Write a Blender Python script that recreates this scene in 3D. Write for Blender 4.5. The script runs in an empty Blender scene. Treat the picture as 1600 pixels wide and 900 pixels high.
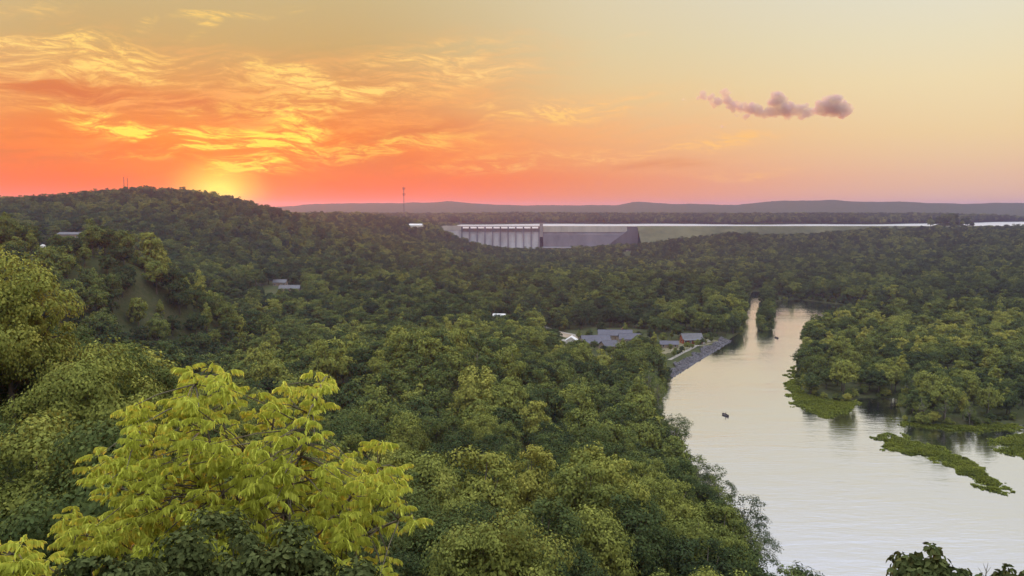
import bpy, bmesh, math, random
import numpy as np
from mathutils import Vector, Matrix

random.seed(7)
RNG = np.random.default_rng(11)
scene = bpy.context.scene
COL = scene.collection
R = math.radians

# ------------------------------------------------------------------ camera
CAM_H = 95.0
F = 1385.0                      # focal length in pixels of a 1600 wide picture
PITCH = math.atan((450 - 328) / F)
cam_d = bpy.data.cameras.new('camera')
cam_d.sensor_width = 36.0
cam_d.lens = 36.0 * F / 1600.0
cam_d.clip_start = 0.5
cam_d.clip_end = 60000.0
cam = bpy.data.objects.new('camera', cam_d)
COL.objects.link(cam)
cam.location = (0, 0, CAM_H)
cam.rotation_euler = (R(90) - PITCH, 0, 0)
scene.camera = cam

# ------------------------------------------------------------------ render
scene.render.engine = 'CYCLES'
cy = scene.cycles
cy.max_bounces = 5
cy.diffuse_bounces = 1
cy.glossy_bounces = 2
cy.transmission_bounces = 3
cy.transparent_max_bounces = 6
cy.volume_bounces = 0
cy.use_denoising = True
try:
    cy.denoiser = 'OPENIMAGEDENOISE'
    cy.denoising_prefilter = 'ACCURATE'
except Exception:
    pass
cy.sample_clamp_indirect = 6.0
cy.use_adaptive_sampling = True
cy.adaptive_threshold = 0.02
vs = scene.view_settings
vs.view_transform = 'Standard'
vs.look = 'None'
vs.gamma = 1.0
vs.exposure = 0.0
vs.use_curve_mapping = False

# ------------------------------------------------------------------ sun
SUN_AZ, SUN_EL = -18.2, 2.1          # degrees; azimuth from the view axis, to the left negative
sun_d = bpy.data.lights.new('sun', 'SUN')
sun_d.energy = 3.0
sun_d.angle = R(0.53)
sun_d.color = (1.0, 0.25, 0.05)
sun = bpy.data.objects.new('sun', sun_d)
COL.objects.link(sun)
_sd = Vector((math.sin(R(SUN_AZ)) * math.cos(R(SUN_EL)), math.cos(R(SUN_AZ)) * math.cos(R(SUN_EL)), math.sin(R(SUN_EL))))
sun.rotation_euler = _sd.to_track_quat('Z', 'Y').to_euler()
sun.location = (-300, 400, 400)


def lin(r, g, b, k=1.0):
    def f(c):
        c /= 255.0
        return c / 12.92 if c <= 0.04045 else ((c + 0.055) / 1.055) ** 2.4
    return (f(r) * k, f(g) * k, f(b) * k, 1.0)


# ------------------------------------------------------------------ sky (world)
class NT:
    """small helper for building node trees"""
    def __init__(self, tree):
        self.t = tree

    def n(self, kind, **kw):
        o = self.t.nodes.new(kind)
        for k, v in kw.items():
            setattr(o, k, v)
        return o

    def link(self, a, b):
        self.t.links.new(a, b)

    def put(self, sock, v):
        if isinstance(v, bpy.types.NodeSocket):
            self.link(v, sock)
        else:
            sock.default_value = v

    def m(self, op, a, b=None, c=None, clamp=False):
        o = self.n('ShaderNodeMath', operation=op, use_clamp=clamp)
        self.put(o.inputs[0], a)
        if b is not None:
            self.put(o.inputs[1], b)
        if c is not None:
            self.put(o.inputs[2], c)
        return o.outputs[0]

    def mapr(self, x, a, b, c=0.0, d=1.0, smooth=True):
        o = self.n('ShaderNodeMapRange', interpolation_type='SMOOTHSTEP' if smooth else 'LINEAR', clamp=True)
        self.put(o.inputs['Value'], x)
        o.inputs['From Min'].default_value = a
        o.inputs['From Max'].default_value = b
        o.inputs['To Min'].default_value = c
        o.inputs['To Max'].default_value = d
        return o.outputs['Result']

    def mix(self, f, a, b, blend='MIX'):
        o = self.n('ShaderNodeMix', data_type='RGBA', blend_type=blend)
        self.put(o.inputs[0], f)
        self.put(o.inputs[6], a)
        self.put(o.inputs[7], b)
        return o.outputs[2]

    def ramp(self, x, stops, interp='LINEAR'):
        o = self.n('ShaderNodeValToRGB')
        cr = o.color_ramp
        cr.interpolation = interp
        while len(cr.elements) < len(stops):
            cr.elements.new(0.5)
        for e, (p, c) in zip(cr.elements, stops):
            e.position = p
            e.color = c
        self.put(o.inputs[0], x)
        return o.outputs[0]

    def vec(self, x, y, z=0.0):
        o = self.n('ShaderNodeCombineXYZ')
        self.put(o.inputs[0], x)
        self.put(o.inputs[1], y)
        self.put(o.inputs[2], z)
        return o.outputs[0]

    def noise(self, v, scale, detail=4, rough=0.55, dist=0.0, lac=2.0, dim='3D'):
        o = self.n('ShaderNodeTexNoise', noise_dimensions=dim)
        self.put(o.inputs['Vector'], v)
        o.inputs['Scale'].default_value = scale
        o.inputs['Detail'].default_value = detail
        o.inputs['Roughness'].default_value = rough
        o.inputs['Distortion'].default_value = dist
        o.inputs['Lacunarity'].default_value = lac
        return o.outputs['Fac']


def pix_az_el(u, v):
    """direction of a picture point as azimuth/elevation in degrees"""
    d = Vector(((u - 800) / F, math.cos(PITCH) + (450 - v) / F * math.sin(PITCH), -math.sin(PITCH) + (450 - v) / F * math.cos(PITCH)))
    d.normalize()
    return math.degrees(math.atan2(d.x, d.y)), math.degrees(math.asin(d.z))


world = bpy.data.worlds.new('World')
scene.world = world
world.use_nodes = True
wt = world.node_tree
wt.nodes.clear()
W = NT(wt)
tc = W.n('ShaderNodeTexCoord')
sep = W.n('ShaderNodeSeparateXYZ')
nrm = W.n('ShaderNodeVectorMath', operation='NORMALIZE')
W.link(tc.outputs['Generated'], nrm.inputs[0])
W.link(nrm.outputs[0], sep.inputs[0])
DEG = 180 / math.pi
az = W.m('MULTIPLY', W.m('ARCTAN2', sep.outputs[0], sep.outputs[1]), DEG)
el = W.m('MULTIPLY', W.m('ARCSINE', sep.outputs[2]), DEG)
# compress elevation so that the low sky gets most of a ramp: 0 at the horizon, 1 at the zenith
elp = W.m('MAXIMUM', el, 0.0)
elr = W.m('POWER', W.m('DIVIDE', elp, 90.0), 0.5)


def ep(e):
    return (e / 90.0) ** 0.5


UPPER = [(ep(18), lin(222, 219, 208)), (ep(24), lin(224, 226, 236)), (ep(45), (0.95, 1.0, 1.12, 1)), (1.0, (1.25, 1.32, 1.5, 1))]
r_sun = W.ramp(elr, [(ep(0.0), lin(244, 82, 0)), (ep(1.8), lin(246, 90, 4)), (ep(4.2), lin(240, 112, 24)),
                     (ep(7.5), lin(216, 144, 78)), (ep(10), lin(200, 166, 106)), (ep(13.3), lin(199, 178, 128)), *UPPER])
r_mid = W.ramp(elr, [(ep(0.0), lin(238, 128, 58)), (ep(2.0), lin(240, 134, 70)), (ep(4.5), lin(238, 168, 106)),
                     (ep(7.5), lin(228, 194, 136)), (ep(10), lin(221, 200, 152)), (ep(13.3), lin(219, 204, 166)), *UPPER])
r_far = W.ramp(elr, [(ep(0.0), lin(222, 176, 158)), (ep(2.0), lin(232, 190, 156)), (ep(4.5), lin(238, 208, 158)),
                     (ep(7.5), lin(239, 219, 174)), (ep(10), lin(233, 222, 188)), (ep(13.3), lin(226, 223, 204)), *UPPER])
daz = W.m('ABSOLUTE', W.m('SUBTRACT', az, SUN_AZ))
c1 = W.mix(W.mapr(daz, 6.0, 26.0), r_sun, r_mid)
sky = W.mix(W.mapr(daz, 16.0, 47.0), c1, r_far)

# --- cirrus: noise stretched along the streak, warped, gathered by soft patches
coord = W.vec(az, el)
wn = W.n('ShaderNodeTexNoise', noise_dimensions='2D')
wn.inputs['Scale'].default_value = 0.16
wn.inputs['Detail'].default_value = 2
W.link(coord, wn.inputs['Vector'])
wsep = W.n('ShaderNodeSeparateXYZ')
W.link(wn.outputs['Color'], wsep.inputs[0])
waz = W.m('MULTIPLY_ADD', W.m('SUBTRACT', wsep.outputs[0], 0.5), 3.0, az)
wel = W.m('MULTIPLY_ADD', W.m('SUBTRACT', wsep.outputs[1], 0.5), 1.5, el)


SPV = W.vec(W.m('MULTIPLY_ADD', W.m('SUBTRACT', wsep.outputs[0], 0.5), 2.2, az), W.m('MULTIPLY_ADD', W.m('SUBTRACT', wsep.outputs[1], 0.5), 1.2, el), 1.0)


def splat(u, v, lu, lv, rot):
    """soft ellipse centred on a sky direction; lu, lv half lengths in picture pixels, rot in degrees (positive tilts up to the right)"""
    a, e = pix_az_el(u, v)
    k = 60.0 / 1600.0
    c, s_ = math.cos(R(rot)), math.sin(R(rot))
    ax = (c / (lu * k), s_ / (lu * k))
    bx = (-s_ / (lv * k), c / (lv * k))
    d1 = W.n('ShaderNodeVectorMath', operation='DOT_PRODUCT')
    d2 = W.n('ShaderNodeVectorMath', operation='DOT_PRODUCT')
    W.link(SPV, d1.inputs[0])
    W.link(SPV, d2.inputs[0])
    d1.inputs[1].default_value = (ax[0], ax[1], -(ax[0] * a + ax[1] * e))
    d2.inputs[1].default_value = (bx[0], bx[1], -(bx[0] * a + bx[1] * e))
    y2 = W.m('MULTIPLY', d2.outputs['Value'], d2.outputs['Value'])
    r2 = W.m('MULTIPLY_ADD', d1.outputs['Value'], d1.outputs['Value'], y2)
    f = W.m('SUBTRACT', 1.0, r2, clamp=True)
    return W.m('MULTIPLY', f, f)


def addup(items):
    acc = None
    for s, w in items:
        t = W.m('MULTIPLY', s, w)
        acc = t if acc is None else W.m('ADD', acc, t)
    return acc


# broad orange veil of cirrus, its darker folds and its bright fibres
veil = addup([(splat(120, 130, 520, 120, -4), 0.9), (splat(420, 185, 520, 130, 0), 0.9), (splat(650, 125, 380, 95, 8), 0.8),
              (splat(880, 205, 380, 85, 6), 0.7), (splat(1080, 232, 300, 60, 4), 0.45)])
fib1 = W.noise(W.vec(W.m('MULTIPLY', waz, 0.15), W.m('MULTIPLY_ADD', az, -0.09, wel)), 1.15, 6, 0.62, 0.35, dim='2D')
fib2 = W.noise(W.vec(W.m('MULTIPLY', waz, 0.46), W.m('MULTIPLY', W.m('MULTIPLY_ADD', az, 0.10, wel), 2.3)), 1.2, 7, 0.74, 0.45, dim='2D')
fibre = W.m('MULTIPLY', W.mapr(fib1, 0.36, 0.62), W.mapr(fib2, 0.38, 0.66))
soft = W.mapr(W.m('MULTIPLY_ADD', fib2, 0.35, W.m('MULTIPLY', fib1, 0.65)), 0.36, 0.66)
veil_d = W.m('MULTIPLY', W.m('MINIMUM', veil, 1.0), soft, clamp=True)
veil_col = W.mix(W.mapr(daz, 10.0, 40.0), W.mix(W.mapr(el, 3.0, 9.0), lin(252, 150, 62), lin(250, 182, 104)), lin(248, 196, 140))
sky = W.mix(W.m('MULTIPLY', veil_d, 0.8), sky, veil_col)
dark = addup([(splat(130, 146, 260, 30, -3), 1.0), (splat(60, 235, 200, 44, 0), 0.5), (splat(560, 255, 230, 40, -6), 0.5),
              (splat(640, 215, 170, 26, 12), 0.5), (splat(330, 165, 120, 16, -8), 0.6), (splat(1030, 258, 120, 12, 2), 0.35)])
sky = W.mix(W.m('MULTIPLY', W.m('MULTIPLY', dark, W.mapr(fib1, 0.70, 0.42)), 1.0, clamp=True), sky, lin(214, 112, 58))

bright = addup([(splat(40, 68, 150, 30, 0), 1.5), (splat(165, 78, 130, 30, -7), 1.5), (splat(110, 108, 220, 28, 0), 1.2),
                (splat(270, 112, 200, 32, -3), 1.3), (splat(480, 122, 170, 24, -11), 2.0), (splat(540, 142, 240, 24, -2), 1.1),
                (splat(680, 90, 190, 34, 9), 1.2), (splat(730, 118, 160, 26, 6), 1.1), (splat(190, 196, 190, 26, -12), 1.9),
                (splat(345, 218, 180, 30, -3), 2.6), (splat(295, 182, 50, 18, 10), 1.8), (splat(455, 205, 90, 38, 10), 1.9),
                (splat(385, 262, 90, 30, 0), 2.6), (splat(470, 165, 190, 28, 4), 1.4), (splat(800, 170, 180, 24, 6), 1.0),
                (splat(930, 172, 200, 22, 4), 1.9), (splat(1110, 226, 150, 20, 8), 1.5), (splat(350, 24, 95, 9, 5), 1.3), (splat(304, 30, 26, 10, -24), 1.3),
                (splat(316, 44, 42, 10, 34), 1.5), (splat(445, 14, 60, 10, 8), 0.8), (splat(232, 38, 34, 12, 40), 0.7), (splat(1000, 52, 60, 6, 0), 0.4),
                (splat(600, 230, 280, 36, 6), 0.8), (splat(880, 250, 280, 24, 3), 1.2), (splat(1190, 270, 160, 16, 2), 0.5), (splat(30, 18, 120, 18, 8), 0.4), (splat(230, 240, 160, 14, 0), 0.7)])
b_f = W.m('MULTIPLY', bright, W.m('MULTIPLY_ADD', fibre, 0.95, 0.03), clamp=True)
br_col = W.mix(W.mapr(daz, 3.0, 26.0), W.mix(W.mapr(el, 4.5, 8.0), lin(255, 228, 78), lin(255, 212, 112)), W.mix(W.mapr(el, 5.0, 10.0), lin(254, 198, 118), lin(250, 208, 146)))
sky = W.mix(b_f, sky, br_col)

# glow where the sun goes down
gl = W.n('ShaderNodeVectorMath', operation='DISTANCE')
W.link(W.vec(W.m('MULTIPLY', W.m('SUBTRACT', az, SUN_AZ), 0.8), W.m('MULTIPLY', el, 1.05)), gl.inputs[0])
gl.inputs[1].default_value = (0.0, 0.95, 0)
g1 = W.m('POWER', W.mapr(gl.outputs['Value'], 6.0, 0.0, smooth=False), 2.0)
g2 = W.m('POWER', W.mapr(gl.outputs['Value'], 3.0, 0.0, smooth=False), 2.0)
sky = W.mix(W.m('MULTIPLY', g1, 0.6), sky, lin(255, 152, 30))
sky = W.mix(W.m('MULTIPLY', g2, 1.5, clamp=True), sky, (1.15, 0.92, 0.10, 1))

# the Nishita sky carries the same sun and adds its own soft light
nish = W.n('ShaderNodeTexSky', sky_type='NISHITA')
nish.sun_disc = False
nish.sun_elevation = R(SUN_EL)
nish.sun_rotation = R(SUN_AZ)
nish.altitude = 200
skyn = W.n('ShaderNodeMix', data_type='RGBA', blend_type='ADD')
skyn.inputs[0].default_value = 0.006
W.link(sky, skyn.inputs[6])
W.link(nish.outputs[0], skyn.inputs[7])
bg = W.n('ShaderNodeBackground')
bg.inputs['Strength'].default_value = 1.0
W.link(skyn.outputs[2], bg.inputs['Color'])
W.link(W.mapr(el, 12.0, 75.0, 1.0, 2.2), bg.inputs['Strength'])
wo = W.n('ShaderNodeOutputWorld')
W.link(bg.outputs[0], wo.inputs['Surface'])
world.cycles.sampling_method = 'MANUAL'
world.cycles.sample_map_resolution = 512

# ------------------------------------------------------------------ helpers
def ray(u, v):
    x = (u - 800) / F
    y = (450 - v) / F
    return np.array([x, math.cos(PITCH) + y * math.sin(PITCH), -math.sin(PITCH) + y * math.cos(PITCH)])


def at(u, v, Y):
    """point at forward distance Y metres that is seen at a picture point"""
    d = ray(u, v)
    t = Y / d[1]
    return np.array([d[0] * t, Y, CAM_H + d[2] * t])


def on_z(u, v, z=0.0):
    d = ray(u, v)
    t = (z - CAM_H) / d[2]
    return np.array([d[0] * t, d[1] * t, z])


def project(P):
    P = np.asarray(P, float).reshape(-1, 3) - np.array([0, 0, CAM_H])
    c, s = math.cos(PITCH), math.sin(PITCH)
    dep = P[:, 1] * c - P[:, 2] * s
    up = P[:, 1] * s + P[:, 2] * c
    dep = np.where(np.abs(dep) < 1e-3, 1e-3, dep)
    return np.stack([800 + F * P[:, 0] / dep, 450 - F * up / dep, dep], 1)


def mk_mesh(name, V, Fc, mat=None, smooth=False):
    V = np.asarray(V, np.float32).reshape(-1, 3)
    Fc = np.asarray(Fc, np.int32)
    me = bpy.data.meshes.new(name)
    n, k = Fc.shape
    me.vertices.add(len(V))
    me.vertices.foreach_set('co', V.ravel())
    me.loops.add(n * k)
    me.loops.foreach_set('vertex_index', Fc.ravel())
    me.polygons.add(n)
    me.polygons.foreach_set('loop_start', np.arange(n, dtype=np.int32) * k)
    me.polygons.foreach_set('loop_total', np.full(n, k, np.int32))
    if smooth:
        me.polygons.foreach_set('use_smooth', np.ones(n, bool))
    me.update(calc_edges=True)
    if mat:
        me.materials.append(mat)
    return me


def add(name, me, parent=None, loc=None):
    o = bpy.data.objects.new(name, me)
    COL.objects.link(o)
    if parent is not None:
        o.parent = parent
    if loc is not None:
        o.location = loc
    return o


def tag(o, label=None, cat=None, group=None, kind=None):
    if label:
        o['label'] = label
    if cat:
        o['category'] = cat
    if group:
        o['group'] = group
    if kind:
        o['kind'] = kind
    return o


class MB:
    """collects polygons of one part"""
    def __init__(self):
        self.v, self.f = [], []

    def poly(self, pts):
        b = len(self.v)
        self.v += [tuple(map(float, p)) for p in pts]
        self.f.append(tuple(range(b, b + len(pts))))
        return self

    def box(self, x0, x1, y0, y1, z0, z1):
        b = len(self.v)
        self.v += [(x0, y0, z0), (x1, y0, z0), (x1, y1, z0), (x0, y1, z0), (x0, y0, z1), (x1, y0, z1), (x1, y1, z1), (x0, y1, z1)]
        self.f += [tuple(b + i for i in q) for q in ((3, 2, 1, 0), (4, 5, 6, 7), (0, 1, 5, 4), (1, 2, 6, 5), (2, 3, 7, 6), (3, 0, 4, 7))]
        return self

    def prism(self, prof, a0, a1, axis=0):
        """closed profile of (p, z) swept along x (axis 0, p is y) or along y (axis 1, p is x)"""
        b = len(self.v)
        n = len(prof)
        for a in (a0, a1):
            for p, z in prof:
                self.v.append((a, p, z) if axis == 0 else (p, a, z))
        self.f.append(tuple(b + i for i in range(n)))
        self.f.append(tuple(b + n + i for i in reversed(range(n))))
        for i in range(n):
            j = (i + 1) % n
            self.f.append((b + i, b + n + i, b + n + j, b + j))
        return self

    def tube(self, pts, rad, n=6):
        pts = [Vector(p) for p in pts]
        if not hasattr(rad, '__len__'):
            rad = [rad] * len(pts)
        b = len(self.v)
        for i, p in enumerate(pts):
            t = (pts[min(i + 1, len(pts) - 1)] - pts[max(i - 1, 0)])
            t = t.normalized() if t.length > 1e-9 else Vector((0, 0, 1))
            a = t.cross(Vector((0.31, 0.93, 0.17)))
            if a.length < 1e-3:
                a = t.cross(Vector((1, 0, 0)))
            a.normalize()
            c = t.cross(a)
            for k in range(n):
                q = 2 * math.pi * k / n
                self.v.append(tuple(p + (a * math.cos(q) + c * math.sin(q)) * rad[i]))
        for i in range(len(pts) - 1):
            for k in range(n):
                j = (k + 1) % n
                self.f.append((b + i * n + k, b + i * n + j, b + (i + 1) * n + j, b + (i + 1) * n + k))
        self.f.append(tuple(b + (len(pts) - 1) * n + k for k in range(n)))
        self.f.append(tuple(b + k for k in reversed(range(n))))
        return self

    def mesh(self, name, mat=None, smooth=False, fix=True):
        me = bpy.data.meshes.new(name)
        me.from_pydata(self.v, [], self.f)
        if fix:
            bm = bmesh.new()
            bm.from_mesh(me)
            bmesh.ops.recalc_face_normals(bm, faces=bm.faces)
            bm.to_mesh(me)
            bm.free()
        if smooth:
            me.polygons.foreach_set('use_smooth', [True] * len(me.polygons))
        if mat:
            me.materials.append(mat)
        me.update()
        return me

    def build(self, name, mat=None, parent=None, loc=None, smooth=False):
        return add(name, self.mesh(name, mat, smooth), parent, loc)


def vnoise(x, y, seed=0):
    """smooth value noise on numpy arrays, 0..1"""
    xi, yi = np.floor(x).astype(np.int64), np.floor(y).astype(np.int64)
    fx, fy = x - xi, y - yi
    fx, fy = fx * fx * (3 - 2 * fx), fy * fy * (3 - 2 * fy)

    def h(a, b):
        k = (a * 374761393 + b * 668265263 + seed * 1442695041) & 0xFFFFFFFF
        k = ((k ^ (k >> 13)) * 1274126177) & 0xFFFFFFFF
        k = k ^ (k >> 16)
        return (k & 0xFFFF) / 65535.0
    return (h(xi, yi) * (1 - fx) + h(xi + 1, yi) * fx) * (1 - fy) + (h(xi, yi + 1) * (1 - fx) + h(xi + 1, yi + 1) * fx) * fy


def fbm(x, y, oct=4, seed=0):
    s, a, t = 0, 1.0, 0
    for i in range(oct):
        s = s + a * vnoise(x * 2 ** i, y * 2 ** i, seed + i)
        t += a
        a *= 0.5
    return s / t


def sstep(x, a, b):
    t = np.clip((x - a) / (b - a), 0, 1)
    return t * t * (3 - 2 * t)


# ------------------------------------------------------------------ materials
MATS = {}


def mat_new(name):
    m = bpy.data.materials.new(name)
    m.use_nodes = True
    m.node_tree.nodes.clear()
    MATS[name] = m
    t = NT(m.node_tree)
    out = t.n('ShaderNodeOutputMaterial')
    return m, t, out


def plain(name, c, rough=0.8, var=0.25, scale=3.0, bump=0.0, spec=0.3, metal=0.0, c2=None, stretch=(1, 1, 1)):
    """a surface with uneven colour: two tones mixed by noise at two sizes"""
    m, t, out = mat_new(name)
    tcn = t.n('ShaderNodeTexCoord')
    mp = t.n('ShaderNodeMapping')
    mp.inputs[3].default_value = stretch
    t.link(tcn.outputs['Object'], mp.inputs[0])
    n1 = t.noise(mp.outputs[0], scale, 5, 0.6)
    n2 = t.noise(mp.outputs[0], scale * 0.17, 3, 0.5)
    f = t.m('MULTIPLY_ADD', n1, 0.6, t.m('MULTIPLY', n2, 0.5))
    f = t.mapr(f, 0.35, 0.75)
    a = tuple(x * (1 - var) for x in c[:3]) + (1,)
    b = c2 if c2 else tuple(min(1, x * (1 + var)) for x in c[:3]) + (1,)
    col = t.mix(f, a, b)
    p = t.n('ShaderNodeBsdfPrincipled')
    t.link(col, p.inputs['Base Color'])
    p.inputs['Roughness'].default_value = rough
    p.inputs['Metallic'].default_value = metal
    p.inputs['Specular IOR Level'].default_value = spec
    if bump:
        bn = t.n('ShaderNodeBump')
        bn.inputs['Strength'].default_value = bump
        bn.inputs['Distance'].default_value = 0.2
        t.link(n1, bn.inputs['Height'])
        t.link(bn.outputs[0], p.inputs['Normal'])
    t.link(p.outputs[0], out.inputs['Surface'])
    return m


def leaf_mat(name, stops, trans=0.35, attr=True, bright=1.0, clump=0.35, island=0.5):
    """foliage: colour chosen by the tree's own tint, varied by clump and by leaf; some light passes through the leaves"""
    m, t, out = mat_new(name)
    if attr:
        at_ = t.n('ShaderNodeAttribute', attribute_type='INSTANCER', attribute_name='tint')
        base = at_.outputs['Fac']
    else:
        base = t.n('ShaderNodeValue').outputs[0]
        base.default_value = 0.5
    tcn = t.n('ShaderNodeTexCoord')
    n1 = t.noise(tcn.outputs['Object'], clump, 2, 0.5)
    g = t.n('ShaderNodeNewGeometry')
    rnd = g.outputs['Random Per Island']
    x = t.m('MULTIPLY_ADD', t.m('SUBTRACT', n1, 0.5), 0.55, base)
    x = t.m('MULTIPLY_ADD', t.m('SUBTRACT', rnd, 0.5), 0.16, x, clamp=True)
    col = t.ramp(x, stops)
    k = t.m('MULTIPLY_ADD', rnd, island, bright * (1 - island * 0.5))
    mul = t.n('ShaderNodeVectorMath', operation='SCALE')
    t.link(col, mul.inputs[0])
    t.link(k, mul.inputs['Scale'])
    d = t.n('ShaderNodeBsdfDiffuse')
    tr = t.n('ShaderNodeBsdfTranslucent')
    t.link(mul.outputs[0], d.inputs['Color'])
    t.link(mul.outputs[0], tr.inputs['Color'])
    mx = t.n('ShaderNodeMixShader')
    mx.inputs[0].default_value = trans
    t.link(d.outputs[0], mx.inputs[1])
    t.link(tr.outputs[0], mx.inputs[2])
    t.link(mx.outputs[0], out.inputs['Surface'])
    return m


FOREST = [(0.0, (0.028, 0.040, 0.018, 1)), (0.3, (0.052, 0.070, 0.024, 1)), (0.55, (0.096, 0.114, 0.030, 1)),
          (0.78, (0.160, 0.172, 0.038, 1)), (1.0, (0.240, 0.225, 0.048, 1))]
M_LEAF = leaf_mat('forest_leaves', FOREST, 0.2, bright=1.65, clump=0.22)
M_BARK = plain('bark', (0.11, 0.09, 0.07), 0.9, 0.4, 4.0, 0.5, stretch=(1, 1, 0.25))
M_PALEBARK = plain('pale_bark', (0.20, 0.18, 0.15), 0.9, 0.4, 3.0, 0.3, stretch=(1, 1, 0.25))

# ------------------------------------------------------------------ terrain
# river outline (picture points on the water level, counter clockwise from the near bank)
RIV_LEFT = [(2600, 2300), (1800, 1560), (1330, 1230), (1196, 1060), (1186, 960), (1192, 890), (1138, 830), (1092, 765), (1062, 712), (1046, 680), (1034, 640),
            (1036, 612), (1046, 588), (1084, 565), (1124, 541), (1160, 518), (1166, 500), (1166, 480), (1170, 466), (1178, 455)]
RIV_FAR = [(1192, 455), (1190, 470), (1183, 500), (1184, 514), (1196, 519), (1207, 514), (1208, 490), (1211, 472), (1240, 467), (1300, 474), (1345, 480), (1500, 478), (1650, 480)]
RIV_RIGHT = [(1650, 488), (1500, 489), (1370, 494), (1310, 503), (1268, 524), (1252, 545), (1243, 575), (1244, 602), (1262, 620), (1325, 632), (1345, 622),
             (1398, 622), (1408, 655), (1440, 667), (1520, 668), (1600, 664), (1760, 660), (2000, 640), (2600, 640), (3400, 640)]
RIV = np.array([on_z(u, v)[:2] for u, v in RIV_LEFT + RIV_FAR + RIV_RIGHT])


def in_poly(x, y, P):
    c = np.zeros(x.shape, bool)
    n = len(P)
    for i in range(n):
        x0, y0 = P[i]
        x1, y1 = P[(i + 1) % n]
        if y0 == y1:
            continue
        k = ((y0 > y) != (y1 > y)) & (x < (x1 - x0) * (y - y0) / (y1 - y0) + x0)
        c ^= k
    return c


def sdist(x, y, P):
    d = np.full(x.shape, 1e9)
    n = len(P)
    for i in range(n):
        x0, y0 = P[i]
        x1, y1 = P[(i + 1) % n]
        dx, dy = x1 - x0, y1 - y0
        t = np.clip(((x - x0) * dx + (y - y0) * dy) / (dx * dx + dy * dy + 1e-9), 0, 1)
        d = np.minimum(d, np.hypot(x - x0 - t * dx, y - y0 - t * dy))
    return np.where(in_poly(x, y, P), -d, d)


# tops of the tree cover as (picture u, picture v, forward distance, tree height)
TH = 13.0
CP = [  # near slope
    (0, 424, 78, 14), (100, 478, 84, 14), (190, 540, 88, 14), (40, 600, 58, 13), (200, 640, 62, 13), (60, 760, 42, 12), (330, 650, 165, 13),
    (540, 700, 190, 13), (450, 800, 110, 13), (740, 830, 84, 13), (640, 745, 170, 13), (850, 715, 122, 13), (1000, 852, 95, 13), (1110, 846, 132, 13),
    (1090, 745, 172, 13), (950, 690, 240, 13), (900, 640, 270, 13), (700, 532, 340, 13), (600, 622, 290, 13), (850, 602, 330, 13), (980, 620, 370, 12),
    (450, 560, 400, 13), (300, 530, 430, 13), (250, 540, 400, 13), (780, 642, 265, 13), (720, 705, 205, 13), (1000, 700, 260, 12),
    # middle distance
    (400, 515, 540, 13), (300, 485, 580, 13), (550, 548, 420, 13), (850, 540, 480, 12), (950, 560, 470, 12), (650, 485, 600, 13), (500, 470, 680, 13),
    (300, 440, 680, 13), (300, 400, 880, 13), (0, 400, 560, 13), (150, 378, 480, 13), (220, 388, 450, 13), (120, 442, 400, 13), (200, 442, 430, 13),
    (400, 400, 980, 13), (600, 420, 930, 13), (440, 440, 832, 4), (455, 449, 800, 4), (113, 366, 900, 4), (67, 388, 880, 6), (780, 491, 690, 4), (650, 351, 1760, 8), (900, 425, 1120, 13), (1000, 430, 980, 13), (1100, 428, 900, 13), (1150, 440, 840, 13),
    (700, 440, 850, 13), (850, 470, 760, 13), (1000, 470, 760, 13), (1100, 470, 745, 13), (930, 505, 690, 8),
    # far left ridge
    (250, 330, 1150, 13), (250, 294, 1320, 14), (160, 298, 1320, 14), (100, 304, 1310, 14), (0, 311, 1300, 14), (-150, 318, 1300, 12), (330, 304, 1320, 12), (400, 320, 1320, 12),
    (0, 350, 980, 13), (100, 368, 880, 13), (440, 330, 1340, 12), (480, 345, 1400, 12), (350, 345, 1150, 13), (-150, 360, 900, 13), (250, 312, 1500, 12), (100, 318, 1550, 12), (400, 336, 1550, 12),
    # wood in front of the dam
    (600, 385, 1200, 13), (560, 347, 1620, 12), (620, 347, 1700, 12), (680, 358, 1750, 12), (730, 388, 1600, 19), (820, 398, 1550, 20), (900, 404, 1500, 20), (980, 406, 1480, 20),
    (1060, 376, 1700, 14), (1150, 364, 1780, 14), (1220, 376, 1700, 14), (1300, 362, 1860, 14), (1400, 356, 1900, 14), (1500, 354, 1900, 14), (1600, 352, 1900, 14), (1700, 350, 1900, 14),
    (1150, 400, 1400, 14), (1230, 425, 1150, 14), (1300, 402, 1400, 14), (1400, 400, 1350, 14), (1500, 400, 1280, 14), (1600, 385, 1400, 14), (1230, 445, 960, 13), (1350, 445, 930, 13),
    (1500, 450, 880, 13), (1600, 445, 860, 13), (1500, 500, 640, 12), (1400, 500, 650, 12), (1600, 500, 630, 12), (1450, 565, 470, 12), (1550, 560, 470, 12), (1300, 540, 560, 11), (1700, 540, 500, 12),
]
PTS = [tuple(at(u, v, Y) - np.array([0, 0, h])) for u, v, Y, h in CP]
PTS += [(0, 0, 93.2), (0, 5, 91.5), (-5, 15, 85.6), (-14, 20, 86.5), (-40, 0, 95), (-40, 30, 87), (40, 0, 88), (0, -60, 97), (-300, -100, 106), (300, -100, 70), (-900, -100, 100), (900, -300, 60),
        (14, 22, 76), (30, 38, 62), (50, 70, 42), (70, 110, 22), (95, 150, 4), (0, 40, 72), (1500, 700, 45), (1500, 1500, 50), (-1400, 900, 110), (-1400, 300, 100), (-1200, 1500, 95),
        (-420, 250, 85), (-350, 420, 78), (-100, 1930, 8), (60, 1930, 2), (200, 1930, 2), (420, 1910, 8), (640, 1910, 30), (-148, 1950, 50), (-260, 1950, 60), (-500, 1950, 70),
        (915, 1950, 46), (1200, 1950, 46), (-700, 1950, 90), (1600, 1950, 50)]
PTS = np.array(PTS)


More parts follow.
